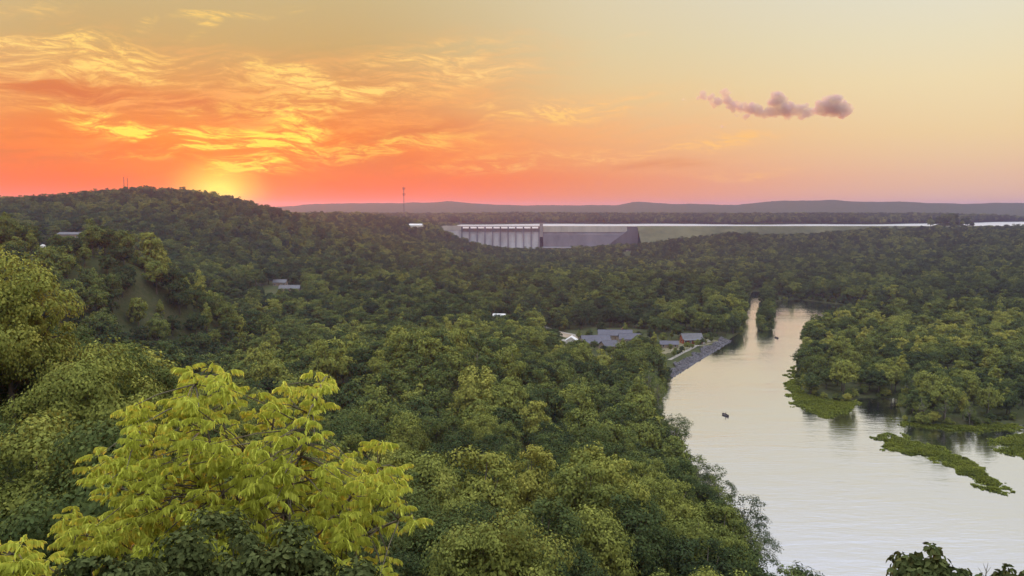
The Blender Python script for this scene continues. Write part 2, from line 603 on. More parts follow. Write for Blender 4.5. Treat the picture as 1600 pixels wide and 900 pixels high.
def _tps(r2):
    return np.where(r2 > 0, 0.5 * r2 * np.log(np.maximum(r2, 1e-12)), 0)


SC = 500.0
_c = PTS[:, :2] / SC
_n = len(_c)
_K = _tps(((_c[:, None] - _c[None]) ** 2).sum(-1)) + np.eye(_n) * 2e-4
_P = np.c_[np.ones(_n), _c]
_A = np.block([[_K, _P], [_P.T, np.zeros((3, 3))]])
_w = np.linalg.solve(_A, np.r_[PTS[:, 2], 0, 0, 0])


def tps(x, y):
    q = np.stack([x, y], -1).reshape(-1, 2) / SC
    out = np.empty(len(q))
    for i in range(0, len(q), 20000):
        b = q[i:i + 20000]
        out[i:i + 20000] = _tps(((b[:, None] - _c[None]) ** 2).sum(-1)) @ _w[:_n] + _w[_n] + b @ _w[_n + 1:]
    return out.reshape(x.shape)


LAKE_Z = 53.5
DAM_Y = 1950.0
FAR_U = [-2000, 0, 300, 430, 520, 640, 700, 760, 830, 960, 990, 1050, 1150, 1200, 1300, 1330, 1400, 1500, 1600, 2500]
FAR_V = [318, 318, 320, 324, 318, 317.5, 315, 319.5, 321.5, 321, 315.5, 319, 320.5, 315, 312.5, 316.5, 315, 319, 317, 317]


def height(x, y):
    x = np.asarray(x, float)
    y = np.asarray(y, float)
    z = np.full(x.shape, 60.0)
    near = y < 2100
    if near.any():
        xn, yn = np.clip(x[near], -1700, 1900), np.clip(y[near], -500, 2100)
        z[near] = np.clip(tps(xn, yn), 1.0, 135)
    # beyond the dam: lake bed, wooded far shore, distant ridge
    r = np.hypot(x, y)
    u = 800 + F * x / np.maximum(y, 1)
    shore = 2610 + 60 * np.sin(x / 170.0) + 40 * np.sin(x / 61.0)
    sh_r = sstep(u, 1420, 1700)
    shore = shore + 900 * sh_r
    zs = 40 + (np.clip(LAKE_Z + 1 + 11 * sstep(y, shore, shore + 420) + 7 * (fbm(x / 260, y / 260, 3, 5) - .5), LAKE_Z + 1.5, 200) - 40) * sstep(y, shore - 40, shore + 5)
    left = sstep(x, -150, -420)
    zl = 58 + 6 * left + 10 * (fbm(x / 300, y / 300, 3, 9) - .5)
    zfar = zs * (1 - left) + np.maximum(zs, zl) * left
    zfar = np.maximum(zfar, 40 + 27 * np.exp(-((x - 1001) / 62) ** 2 - ((y - 2030) / 40) ** 2))
    fv = np.interp(u, FAR_U, FAR_V)
    d2 = sstep(y, 4100, 5200)
    ridge = CAM_H + (328 - fv) / F * np.clip(y, 0, 5300)
    rough = (fbm(x / 75, y / 220, 4, 3) - .5) * 15
    zfar = zfar * (1 - d2) + (ridge + rough) * d2
    k = sstep(y, DAM_Y + 4, DAM_Y + 22)
    wide = sstep(x, -148, -170) + sstep(x, 1290, 1330)
    k2 = sstep(y, DAM_Y - 20, DAM_Y + 160)
    kk = k * (1 - np.clip(wide, 0, 1)) + k2 * np.clip(wide, 0, 1)
    z = z * (1 - kk) + zfar * kk
    z = z + (fbm(x / 40, y / 40, 3, 1) - .5) * 3.0 * sstep(r, 30, 200) * (1 - kk)
    sd = np.full(x.shape, 500.0)
    q = (y < 1400) & (y > -200)
    if q.any():
        sd[q] = sdist(x[q], y[q], RIV)
    steep = 0.42 + 1.1 * sstep(y, 260, 150)
    bank = np.where(sd > 0, np.minimum(np.maximum(z, 1.4), -0.35 + sd * steep), np.maximum(-2.5, -0.35 + sd * 0.3))
    z = np.where(q, bank, z)
    return z


def gz(x, y):
    return float(height(np.array([x]), np.array([y]))[0])


# one ground sheet in rings about the viewpoint, fine inside the view, coarse behind
_az = np.r_[np.arange(-180, -42, 4.0), np.arange(-42, 42, 0.36), np.arange(42, 180, 4.0)]
_rr = np.r_[1.5, np.geomspace(4, 300, 90), np.linspace(304, 1900, 300), np.linspace(1906, 2000, 26), np.linspace(2015, 3600, 80), np.linspace(3630, 6000, 90), np.geomspace(6100, 9500, 16)]
AZ, RR = np.meshgrid(np.radians(_az), _rr)
GX, GY = RR * np.sin(AZ), RR * np.cos(AZ)
GZ = height(GX, GY)
nr, na = GX.shape
idx = np.arange(nr * na).reshape(nr, na)
nx = np.roll(idx, -1, 1)
faces = np.stack([idx[:-1], nx[:-1], nx[1:], idx[1:]], -1).reshape(-1, 4)
V = np.stack([GX, GY, GZ], -1).reshape(-1, 3)
V = np.vstack([V, [[0, 0, gz(0, 0)]]])

m, t, out = mat_new('forest_floor')
g = t.n('ShaderNodeNewGeometry')
n1 = t.noise(g.outputs['Position'], 0.05, 6, 0.6)
n2 = t.noise(g.outputs['Position'], 0.9, 4, 0.6)
c_ = t.ramp(t.m('MULTIPLY_ADD', n2, 0.5, t.m('MULTIPLY', n1, 0.5)), [(0.3, (0.035, 0.045, 0.02, 1)), (0.5, (0.06, 0.07, 0.028, 1)), (0.62, (0.09, 0.085, 0.045, 1)), (0.8, (0.14, 0.12, 0.08, 1))])
p = t.n('ShaderNodeBsdfDiffuse')
t.link(c_, p.inputs['Color'])
t.link(p.outputs[0], out.inputs['Surface'])
ground_me = mk_mesh('ground', V, faces, m, smooth=True)
ground = tag(add('ground', ground_me), kind='structure')

# ------------------------------------------------------------------ water
def water_mat(name, col, gloss, rough, sx, sy, amp, refl=0.9):
    m, t, out = mat_new(name)
    g = t.n('ShaderNodeNewGeometry')
    mp = t.n('ShaderNodeMapping')
    mp.inputs[3].default_value = (sx, sy, 1)
    t.link(g.outputs['Position'], mp.inputs[0])
    n1 = t.noise(mp.outputs[0], 1.0, 4, 0.62, 0.4)
    n2 = t.noise(mp.outputs[0], 0.16, 3, 0.55, 0.6)
    patch = t.mapr(t.noise(g.outputs['Position'], 0.012, 3, 0.5), 0.35, 0.7, 0.35, 1.0)
    h = t.m('MULTIPLY', t.m('MULTIPLY_ADD', n2, 2.4, n1), patch)
    bn = t.n('ShaderNodeBump')
    bn.inputs['Strength'].default_value = 1.0
    bn.inputs['Distance'].default_value = amp
    t.link(h, bn.inputs['Height'])
    gl = t.n('ShaderNodeBsdfGlossy')
    gl.inputs['Color'].default_value = (refl * .95, refl * .97, refl, 1)
    gl.inputs['Roughness'].default_value = rough
    t.link(bn.outputs[0], gl.inputs['Normal'])
    d = t.n('ShaderNodeBsdfDiffuse')
    d.inputs['Color'].default_value = col
    mx = t.n('ShaderNodeMixShader')
    mx.inputs[0].default_value = gloss
    t.link(d.outputs[0], mx.inputs[1])
    t.link(gl.outputs[0], mx.inputs[2])
    t.link(mx.outputs[0], out.inputs['Surface'])
    return m


M_RIVER = water_mat('river_water', (0.03, 0.035, 0.03, 1), 0.9, 0.05, 0.18, 0.55, 0.115, 0.97)
M_LAKE = water_mat('lake_water', (0.03, 0.035, 0.04, 1), 0.95, 0.33, 0.1, 0.2, 0.05, 0.82)
tag(MB().poly([(0, 60, 0), (1300, 60, 0), (1300, 1300, 0), (150, 1300, 0), (0, 700, 0)]).build('river', M_RIVER), kind='structure')
tag(MB().poly([(-700, DAM_Y + 6, LAKE_Z), (2600, DAM_Y + 6, LAKE_Z), (3200, 4200, LAKE_Z), (-900, 2900, LAKE_Z)]).build('lake', M_LAKE), kind='structure')

# ------------------------------------------------------------------ trees
def unit(v):
    return v / np.maximum(np.linalg.norm(v, axis=-1, keepdims=True), 1e-9)


def leaf_quads(P, N, size, rng, aspect=1.0, droop=0.0):
    """one small folded leaf spray (a quad bent along its diagonal) per point, facing N"""
    n = len(P)
    a = unit(np.cross(N, unit(rng.normal(size=(n, 3)))))
    b = unit(np.cross(N, a))
    s = size[:, None]
    tip = P + a * s * aspect - np.array([0, 0, droop]) * s
    tail = P - a * s * aspect
    bend = N * s * rng.uniform(-0.35, 0.1, (n, 1))
    l = P + b * s * 0.75 + bend
    r = P - b * s * 0.75 + bend
    V = np.stack([tail, r, tip, l], 1).reshape(-1, 3)
    i = np.arange(n)[:, None] * 4
    return V, np.concatenate([i + np.array([[0, 1, 2]]), i + np.array([[0, 2, 3]])], 1).reshape(-1, 3)


def crown_points(rng, n_lobe, n_leaf, rx, rz, cz, lobe_r, fill=0.12, top=0.0, open_=False):
    """leaf positions and facings: rounded clumps set over a dome"""
    k = np.arange(n_lobe) + 0.5
    zz = 1 - 1.62 * k / n_lobe                       # from the top down to a bit under the middle
    ph = k * 2.399963 + rng.uniform(0, 6.28)
    d = np.stack([np.sqrt(np.maximum(0, 1 - zz * zz)) * np.cos(ph), np.sqrt(np.maximum(0, 1 - zz * zz)) * np.sin(ph), zz], 1)
    d = unit(d + rng.normal(size=d.shape) * 0.16)
    sq = np.array([rx, rx * rng.uniform(0.85, 1.1), rz])
    rad = rng.uniform(0.50, 0.98, n_lobe)
    rad[:max(2, n_lobe // 9)] *= 1.0 + top
    C = d * sq * rad[:, None] + np.array([0, 0, cz])
    C[:, :2] += d[:, :2] * rng.uniform(-.4, .4, (n_lobe, 1))
    L = lobe_r * rng.uniform(0.65, 1.25, n_lobe)
    w = L ** 2
    cnt = np.maximum(8, (w / w.sum() * n_leaf).astype(int))
    P, N = [], []
    for c, lr, m_, dd in zip(C, L, cnt, d):
        # tufts over the clump's outer and upper side, leaves gathered about each tuft
        kt = max(5, int(9 * (lr / lobe_r) ** 2 * (1.3 if lobe_r > 1.2 else 1)))
        q = unit(rng.normal(size=(kt * 3, 3)))
        bias = q @ unit(dd + np.array([0, 0, 0.65]))
        q = q[np.argsort(-bias + rng.uniform(-0.45, 0.45, kt * 3))][:kt]
        tc_ = c + q * lr * rng.uniform(0.62, 1.05, (kt, 1)) * np.array([[1.08, 1.08, 0.85]])
        j = rng.integers(0, kt, m_)
        off = unit(rng.normal(size=(m_, 3))) * rng.uniform(0.2, 1.0, (m_, 1)) ** 0.6 * lr * (0.55 if open_ else 0.46) * np.array([[1.15, 1.15, 0.75]])
        P.append(tc_[j] + off)
        N.append(unit(0.9 * unit(off) + 0.6 * q[j] + 0.25 * dd + np.array([0, 0, 0.35]) + rng.normal(size=off.shape) * 0.3))
    if fill:
        m_ = int(n_leaf * fill)
        q = unit(rng.normal(size=(m_, 3)))
        P.append(q * sq * 0.66 * rng.uniform(0.35, 1, (m_, 1)) ** .33 + np.array([0, 0, cz]))
        N.append(unit(q + rng.normal(size=q.shape) * 0.5))
    return np.vstack(P), np.vstack(N), C


def make_crown(seed, n_lobe, n_leaf, rx, rz, cz, lobe_r, leaf, kind='round'):
    rng = np.random.default_rng(seed)
    open_ = kind == 'open'
    P, N, C = crown_points(rng, n_lobe, n_leaf, rx, rz, cz, lobe_r, 0.0 if open_ else 0.20, 0.12, open_)
    if kind == 'conical':
        t_ = np.clip((P[:, 2] - (cz - rz)) / (2 * rz), 0, 1)
        P[:, :2] *= (1.22 - 0.72 * t_)[:, None]
    size = leaf * rng.uniform(0.6, 1.3, len(P))
    if not open_:
        size[-int(n_leaf * 0.20):] *= 1.7
    V, Fc = leaf_quads(P, N, size, rng, 1.15)
    me = mk_mesh('crown', V, Fc, M_LEAF)
    # trunk with limbs running out to the clumps
    mb = MB()
    lean = rng.uniform(-.5, .5, 2)
    tops = cz + rz * 0.35
    mb.tube([(0, 0, -2.5), (lean[0] * .3, lean[1] * .3, cz * .35), (lean[0] * .7, lean[1] * .7, cz * .7), (lean[0], lean[1], tops)], [0.42, 0.30, 0.2, 0.07], 7)
    for c in C[rng.permutation(len(C))[:16 if open_ else 7]]:
        s = np.array([lean[0] * .6, lean[1] * .6, min(cz * rng.uniform(.45, .8), c[2] - 0.4)])
        mid = s * .5 + c * .5 + np.array([0, 0, .3])
        mb.tube([tuple(s), tuple(mid), tuple(c)], [0.15, 0.1, 0.04], 5)
    tr = mb.mesh('trunk', M_PALEBARK if open_ else M_BARK, True)
    return me, tr


# kinds of tree: near ones with small leaf sprays, mid ones with larger
PROTO = {}
PROTO['near'] = [make_crown(100 + i, (40, 34, 48, 36)[i], 21000, (5.8, 5.2, 6.2, 5.4)[i], (5.8, 6.3, 5.4, 6.0)[i], 8.8, (1.9, 2.1, 1.75, 2.0)[i], 0.125) for i in range(4)]
PROTO['hill'] = [make_crown(200 + i, (30, 25, 36, 22, 32, 40, 28, 34)[i], 9000, (5.6, 5.0, 6.2, 4.7, 5.4, 5.8, 5.2, 4.6)[i], (5.8, 6.4, 5.2, 6.2, 5.8, 6.0, 6.6, 7.0)[i], 8.8, (2.0, 2.15, 1.9, 2.3, 2.0, 1.75, 2.1, 1.7)[i], 0.185) for i in range(8)]
PROTO['mid'] = [make_crown(300 + i, (22, 18, 26, 15, 22, 20, 24, 18)[i], 2700, (5.4, 4.8, 6.0, 4.6, 5.3, 5.0, 5.6, 4.4)[i], (6.0, 6.6, 5.4, 6.2, 5.8, 7.0, 5.6, 7.2)[i], 8.8, (2.2, 2.4, 2.1, 2.6, 2.2, 2.1, 2.0, 2.0)[i], 0.33) for i in range(8)]
PROTO['cone'] = [make_crown(400 + i, 30, 2200, 3.4, 6.6, 7.6, 1.5, 0.32, 'conical') for i in range(2)]
PROTO['open'] = [make_crown(500 + i, (40, 34, 46)[i], 3000, (5.6, 5.0, 6.0)[i], (5.8, 6.2, 5.4)[i], 8.6, (1.5, 1.4, 1.5)[i], 0.17, 'open') for i in range(3)]

# ground kept free of trees: (picture u, picture v, level z) corners
CLEAR = []


def clear_poly(pts, z):
    CLEAR.append(np.array([on_z(u, v, z)[:2] for u, v in pts]))


clear_poly([(868, 545), (885, 512), (930, 503), (1000, 506), (1040, 520), (1062, 512), (1100, 512), (1136, 528), (1120, 541), (1046, 575), (1030, 560), (1000, 572), (950, 578), (905, 576), (872, 566)], 6.0)
def clear_rect(u, v, Y, w, y0, y1):
    x = at(u, v, Y)[0]
    CLEAR.append(np.array([(x - w, y0), (x + w, y0), (x + w, y1), (x - w, y1)]))


clear_rect(880, 510, 640, 14, 630, 668)
clear_rect(780, 492, 690, 9, 660, 700)
clear_rect(440, 442, 815, 12, 735, 845)
clear_rect(456, 449, 800, 11, 735, 812)
clear_rect(113, 366, 900, 16, 825, 912)
clear_rect(67, 386, 880, 7, 835, 888)
clear_rect(650, 350, 1760, 18, 1720, 1772)
DAM_BOX = (-165, 1320, 1900, 2300)

cand = []


def grid_pts(x0, x1, y0, y1, s, jit=0.36):
    xs = np.arange(x0, x1, s)
    ys = np.arange(y0, y1, s * 0.9)
    X, Y = np.meshgrid(xs, ys)
    X = X + (np.arange(len(ys)) % 2)[:, None] * s * .5
    X = X + RNG.uniform(-jit, jit, X.shape) * s
    Y = Y + RNG.uniform(-jit, jit, Y.shape) * s
    return X.ravel(), Y.ravel()


bands = [(34, 200, 9.3), (200, 420, 9.8), (420, 900, 10.0), (900, 1500, 10.2), (1500, 1945, 10.4)]
XS, YS, SP = [], [], []
for y0, y1, s in bands:
    x, y = grid_pts(-y1 * 0.72 - 40, y1 * 0.72 + 40, y0, y1, s)
    XS.append(x), YS.append(y), SP.append(np.full(len(x), s))
x, y = grid_pts(-900, 2100, 1975, 3250, 12.0)
XS.append(x), YS.append(y), SP.append(np.full(len(x), 12.0))
TX, TY, TS = np.concatenate(XS), np.concatenate(YS), np.concatenate(SP)
TZ = height(TX, TY)
ok = np.abs(TX) < TY * 0.70 + 25
sdr = np.full(TX.shape, 500.0)
q = TY < 1400
sdr[q] = sdist(TX[q], TY[q], RIV)
ok &= sdr > 2.0
for P_ in CLEAR:
    ok &= sdist(TX, TY, P_) > 2.5
islet = np.hypot((TX - 1001) / 60, (TY - 2030) / 40) < 1.0
ok &= islet | ~((TX > DAM_BOX[0]) & (TX < DAM_BOX[1]) & (TY > DAM_BOX[2]) & (TY < DAM_BOX[3]))
ok &= ~((TX > -150) & (TX < 3200) & (TY > 1960) & (TZ < LAKE_Z + 1.0))
ok &= TZ > -0.2
# nothing on the steep foot of the bluff right below the viewpoint
ok &= ~((TX > 0) & (TY < 62)) & ~((TX > -13) & (TY < 54))
TX, TY, TZ, TS, sdr = TX[ok], TY[ok], TZ[ok], TS[ok], sdr[ok]
# single small trees standing about the cabins (picture u, distance, spacing that sets the size)
EXTRA = [(1018, 634, 7.5), (1003, 606, 4.5), (1012, 600, 4), (1024, 608, 4.5), (996, 598, 3.6), (1030, 590, 4), (1038, 618, 3.5), (1052, 640, 5), (1062, 636, 5), (975, 588, 5), (985, 575, 5),
         (998, 566, 5.5), (1012, 560, 5.5), (1026, 566, 5), (968, 560, 5.5), (945, 556, 5), (915, 560, 5), (900, 566, 5), (880, 560, 5.5), (870, 580, 5), (905, 618, 4), (922, 640, 4.5), (940, 655, 5), (978, 655, 5.5),
         (1000, 640, 5), (1106, 624, 3.2), (1112, 632, 3.5), (1092, 600, 2.6), (1084, 592, 2.0), (1072, 582, 1.8), (1062, 566, 2.0), (1096, 604, 1.8), (1106, 615, 2.0), (1056, 560, 2.4), (1080, 597, 1.6), (1114, 622, 2.0), (1066, 571, 1.6), (1076, 590, 2.8), (1068, 578, 2.6), (1058, 572, 3.0), (1100, 612, 2.4), (1050, 584, 3), (1120, 640, 3.6), (930, 570, 5), (955, 545, 6), (985, 545, 6), (1010, 540, 6), (890, 545, 6), (915, 540, 6)]
# low growth along the water's edge
_r2 = np.random.default_rng(19)
EDGE = []
for Pl in (RIV_LEFT[5:19], RIV_FAR, RIV_RIGHT[2:17]):
    Q = np.array([on_z(u, v)[:2] for u, v in Pl])
    for a_, b_ in zip(Q[:-1], Q[1:]):
        L_ = np.hypot(*(b_ - a_))
        nrm_ = np.array([-(b_ - a_)[1], (b_ - a_)[0]]) / max(L_, 1e-6)
        for k_ in range(int(L_ / 3.4)):
            p_ = a_ + (b_ - a_) * (k_ + _r2.uniform(0, 1)) / max(1, int(L_ / 3.4)) + nrm_ * _r2.uniform(1.0, 5.5)
            EDGE.append((p_[0], p_[1], _r2.uniform(2.6, 5.4)))
EDGE = np.array(EDGE)
_e = sdist(EDGE[:, 0], EDGE[:, 1], RIV)
_keep = (_e > 0.4) & (EDGE[:, 1] > 200)
_rc = np.array([on_z(u, v)[:2] for u, v in ((1046, 595), (1150, 525), (1130, 510), (1030, 560))])
_keep &= sdist(EDGE[:, 0], EDGE[:, 1], _rc) > 0
EDGE = EDGE[_keep]
ex = np.array([((u - 800) / F * Y * 1.0, Y, s_) for u, Y, s_ in EXTRA])
ex[:, 2] *= 1.45
# loose crowns leaning out over the near bank
BANK = np.array([((u - 800) / F * Y, Y, s_) for u, Y, s_ in ((1062, 352, 11.5), (1056, 338, 10), (1126, 262, 12.5), (1140, 254, 12), (1112, 276, 11), (1186, 226, 12.5), (1198, 218, 11.5), (1172, 236, 11))])
N_BANK = len(BANK)
N_EDGE = len(EDGE)
ex = np.vstack([ex, BANK, EDGE])
TX, TY, TS = np.r_[TX, ex[:, 0]], np.r_[TY, ex[:, 1]], np.r_[TS, ex[:, 2]]
TZ = np.r_[TZ, height(ex[:, 0], ex[:, 1]) - np.r_[np.zeros(len(EXTRA) + N_BANK), np.full(N_EDGE, 1.0)]]
sdr = np.r_[sdr, sdist(ex[:, 0], ex[:, 1], RIV)]
nT = len(TX)
n_lo = fbm(TX / 55, TY / 55, 3, 31)
n_hi = RNG.uniform(0, 1, nT)
TINT = 0.12 + 0.58 * n_lo + 0.78 * (n_hi - 0.5)
TSC = TS / 10.4 * (0.60 + 0.66 * RNG.uniform(0, 1, nT) ** 0.9) * (0.86 + 0.32 * n_lo)
pen = (TX > 120) & (TY < 700) & (TX > TY * 0.30)
TINT = TINT + 0.16 * pen
TSC = TSC * (1 - 0.05 * pen)
TSC *= 0.92
TSC = np.where(TY < 120, np.minimum(TSC, 0.60 + 0.0032 * TY), TSC)
# young low growth along the water
near_w = (sdr < 7) & (TY < 1300)
TSC[near_w] *= RNG.uniform(0.7, 1.05, near_w.sum())
TINT = TINT + 0.10 * (TX < -14) * (TY < 125) - 0.07 * (TX > -14) * (TY < 220)
# trees are lower where houses look out over them
cut = np.zeros(nT, bool)
for (u_, v_, Y_, w_) in ((893, 530, 585, 10), (930, 530, 597, 20), (951, 537, 578, 14), (780, 491, 690, 11), (438, 441, 830, 12), (453, 450, 800, 18), (113, 367, 900, 14), (67, 388, 880, 5),
                         (650, 353, 1760, 9), (870, 387, 1880, 20), (980, 399, 1840, 5), (1045, 534, 600, 12), (870, 512, 640, 16)):
    pt = project(np.stack([TX, TY, TZ + 15.5 * TSC], 1))
    hit = (TY < Y_ - 6) & (TY > 120) & (np.abs(pt[:, 0] - u_) < w_ + 4.6 * TSC * F / np.maximum(pt[:, 2], 1)) & (pt[:, 1] < v_ + 1)
    for i in np.where(hit)[0]:
        zr = at(u_, v_ + 1, TY[i])[2]
        TSC[i] = (zr - TZ[i]) / 15.5
        cut[i] |= TSC[i] < 0.28
TSC[cut] = 0.28
cut_drop = cut
TINT -= 0.16 * sstep(TY, 350, 1100)
TINT = np.clip(TINT, 0.02, 0.98)
TROT = RNG.uniform(0, 6.283, nT)
kind = np.full(nT, 2)                        # 0 near, 1 hill, 2 mid, 3 cone, 4 open
kind[TY < 250] = 1
kind[TY < 92] = 0
kind[(n_hi > 0.90) & (TY > 380)] = 3
kind[(sdr < 9) & (TY < 440) & (RNG.uniform(0, 1, nT) < 0.75)] = 4
kind[-len(EXTRA) - N_BANK - N_EDGE] = 3
kind[-N_BANK - N_EDGE:-N_EDGE] = 4
kind[-N_EDGE:] = 2
var = RNG.integers(0, 1000, nT)
KN = ['near', 'hill', 'mid', 'cone', 'open']

# what the picture shows of each tree: rough depth buffer of crown discs
pr = project(np.stack([TX, TY, TZ + 8.4 * TSC], 1))
rad_px = 5.6 * TSC * F / np.maximum(pr[:, 2], 1)
GW, GH, GS = 400, 225, 4.0
buf = np.zeros((GH, GW), bool)
vis = np.zeros(nT)
for i in np.argsort(pr[:, 2]):
    r_ = rad_px[i] / GS
    cu, cv = pr[i, 0] / GS, pr[i, 1] / GS
    if r_ < 0.7 or cu + r_ < 0 or cu - r_ > GW or cv - r_ > GH:
        continue
    u0, u1 = int(max(0, cu - r_)), int(min(GW, cu + r_ + 1))
    v0, v1 = int(max(0, cv - r_)), int(min(GH, cv + r_ + 1))
    if u1 <= u0 or v1 <= v0:
        continue
    sub = buf[v0:v1, u0:u1]
    yy, xx = np.mgrid[v0:v1, u0:u1]
    disc = (xx + .5 - cu) ** 2 + (yy + .5 - cv) ** 2 < r_ * r_
    vis[i] = (disc & ~sub).sum() * GS * GS
    sub |= disc
N_SINGLE = 290
vis[cut_drop] = 0
order = np.argsort(-vis)
single = np.zeros(nT, bool)
single[order[:N_SINGLE]] = True
# one tree of every kind stands among the single ones so that the rest of the wood can repeat it
for k_ in range(5):
    if not (single & (kind == k_)).any():
        c_i = np.where(kind == k_)[0]
        single[c_i[np.argmax(vis[c_i])]] = True

TONES = [(0.22, 'dark green'), (0.38, 'deep green'), (0.5, 'mid green'), (0.62, 'olive green'), (0.76, 'light olive'), (2, 'yellow-green')]


def zone(u, v, sd):
    if u > 1225 and v < 720:
        return 'on the peninsula across the river' if v > 500 else 'beyond the river bend'
    if sd < 12:
        return 'on the bank below the cabins' if v < 690 else ('on the bank opposite the reed spit' if v < 790 else 'on the bank at the bottom')
    if u < 260:
        return 'on the slope left of the yellow tree' if v < 560 else 'in shade beside the yellow tree'
    if u < 680 and v < 560:
        return 'on the hillside above the yellow tree'
    if u < 680:
        return 'behind the yellow tree branches' if v < 700 else 'beside the lowest yellow branches'
    if v > 790:
        return 'along the bottom edge'
    if v > 690:
        return 'on the lower slope'
    if v > 600:
        return 'on the slope left of the boat'
    return 'in the wood below the cabins'


used_proto = {}
shape_word = {0: 'broad round', 1: 'round', 2: 'small round', 3: 'narrow pointed', 4: 'loose see-through'}
same = {}
for i in order:
    if not single[i]:
        continue
    kn = KN[kind[i]]
    vi = int(var[i] % len(PROTO[kn]))
    cme, tme = PROTO[kn][vi]
    e = bpy.data.objects.new('broadleaf_tree' if kind[i] != 3 else 'cedar_tree', None)
    e.empty_display_size = 1.0
    COL.objects.link(e)
    e.location = (TX[i], TY[i], TZ[i] - 0.2)
    e.rotation_euler = (0, 0, TROT[i])
    e.scale = (TSC[i], TSC[i], TSC[i] * (0.98 + 0.3 * n_hi[i]))
    c = add('crown', cme, e)
    c['tint'] = float(TINT[i])
    tr = add('trunk', tme, e)
    used_proto.setdefault((kind[i], vi), (c, tr))
    tone = next(w for lim, w in TONES if TINT[i] < lim)
    zn = zone(pr[i, 0], pr[i, 1], sdr[i])
    wide_px = 2 * rad_px[i]
    szw = 'very large ' if wide_px > 150 else 'large ' if wide_px > 110 else 'medium ' if wide_px > 75 else ''
    lab = f"{szw}{tone} {shape_word[kind[i]]} tree {zn}"
    same.setdefault(lab, []).append((pr[i, 0], e))
ORD = ['leftmost', 'second', 'third', 'fourth', 'fifth', 'sixth', 'seventh', 'eighth', 'ninth', 'tenth', 'eleventh', 'twelfth', 'thirteenth', 'fourteenth', 'fifteenth']
for lab, es in same.items():
    es.sort(key=lambda q_: q_[0])
    n_ = len(es)
    for j, (_, e) in enumerate(es):
        if n_ == 1:
            tag(e, lab, 'tree', 'trees of the near woods')
        elif n_ == 2:
            tag(e, lab + (', the left one' if j == 0 else ', the right one'), 'tree', 'trees of the near woods')
        elif j == 0 or j == n_ - 1:
            tag(e, lab + (', leftmost' if j == 0 else ', rightmost'), 'tree', 'trees of the near woods')
        else:
            tag(e, f"{lab}, {ORD[j]} from left" if j < n_ / 2 else f"{lab}, {ORD[n_ - 1 - j]} from right", 'tree', 'trees of the near woods')

# dead trees standing bare in the canopy
for (u_, Y_, h_, sd_, lab_) in ((744, 330, 15, 1, 'pale dead tree standing bare in the wood below the cabins'), (118, 66, 12, 2, 'bare grey dead limbs left of the yellow tree'),
                                (930, 250, 14, 3, 'bare dead treetop on the slope left of the boat'), (1556, 392, 15, 4, 'pale bare trunk at the foot of the peninsula wood')):
    rg = np.random.default_rng(900 + sd_)
    xx = (u_ - 800) / F * Y_
    e = bpy.data.objects.new('dead_tree', None)
    COL.objects.link(e)
    e.location = (xx, Y_, gz(xx, Y_) - .2)
    MB().tube([(0, 0, -1), (.2, 0, h_ * .4), (.1, .1, h_ * .75), (.4, 0, h_)], [.28, .2, .12, .03], 6).build('trunk', M_PALEBARK, e, smooth=True)
    for k in range(9):
        z_ = h_ * rg.uniform(.45, .92)
        a_ = rg.uniform(0, 6.28)
        l_ = rg.uniform(1.2, 3.4) * (1.2 - z_ / h_ * .6)
        MB().tube([(.15, .05, z_), (l_ * .5 * math.cos(a_), l_ * .5 * math.sin(a_), z_ + l_ * .35), (l_ * math.cos(a_), l_ * math.sin(a_), z_ + l_ * .6)], [.07, .045, .012], 4).build('branch', M_PALEBARK, e)
    tag(e, lab_, 'tree', 'dead trees')

# the rest of the woods: too many to count, one object
rest = np.where(~single & ~cut_drop)[0]
pm = bpy.data.meshes.new('distant_forest')
pm.vertices.add(len(rest))
pm.vertices.foreach_set('co', np.stack([TX, TY, TZ - 0.2], 1)[rest].astype(np.float32).ravel())


def pattr(name, typ, arr, dt):
    a = pm.attributes.new(name, typ, 'POINT')
    a.data.foreach_set('value', np.ascontiguousarray(arr[rest].astype(dt)))


slots = sorted(used_proto)
pick = np.zeros(nT, np.int32)
for k_ in range(5):
    avail = [j for j, s in enumerate(slots) if s[0] == k_]
    sel = kind == k_
    pick[sel] = np.array(avail)[var[sel] % len(avail)]
pattr('pick', 'INT', pick, np.int32)
pattr('size', 'FLOAT', TSC, np.float32)
pattr('turn', 'FLOAT', TROT, np.float32)
pattr('tint', 'FLOAT', TINT, np.float32)
forest = add('distant_forest', pm)
tag(forest, 'unbroken wood covering the hills, banks and shores beyond the nearest trees', 'forest', kind='stuff')
gn = bpy.data.node_groups.new('scatter_trees', 'GeometryNodeTree')
gn.interface.new_socket('Geometry', in_out='INPUT', socket_type='NodeSocketGeometry')
gn.interface.new_socket('Geometry', in_out='OUTPUT', socket_type='NodeSocketGeometry')
G = NT(gn)
gi, go = G.n('NodeGroupInput'), G.n('NodeGroupOutput')
m2p = G.n('GeometryNodeMeshToPoints')
G.link(gi.outputs[0], m2p.inputs['Mesh'])


def named(nm, typ):
    o = G.n('GeometryNodeInputNamedAttribute', data_type=typ)
    o.inputs['Name'].default_value = nm
    return o.outputs[0]


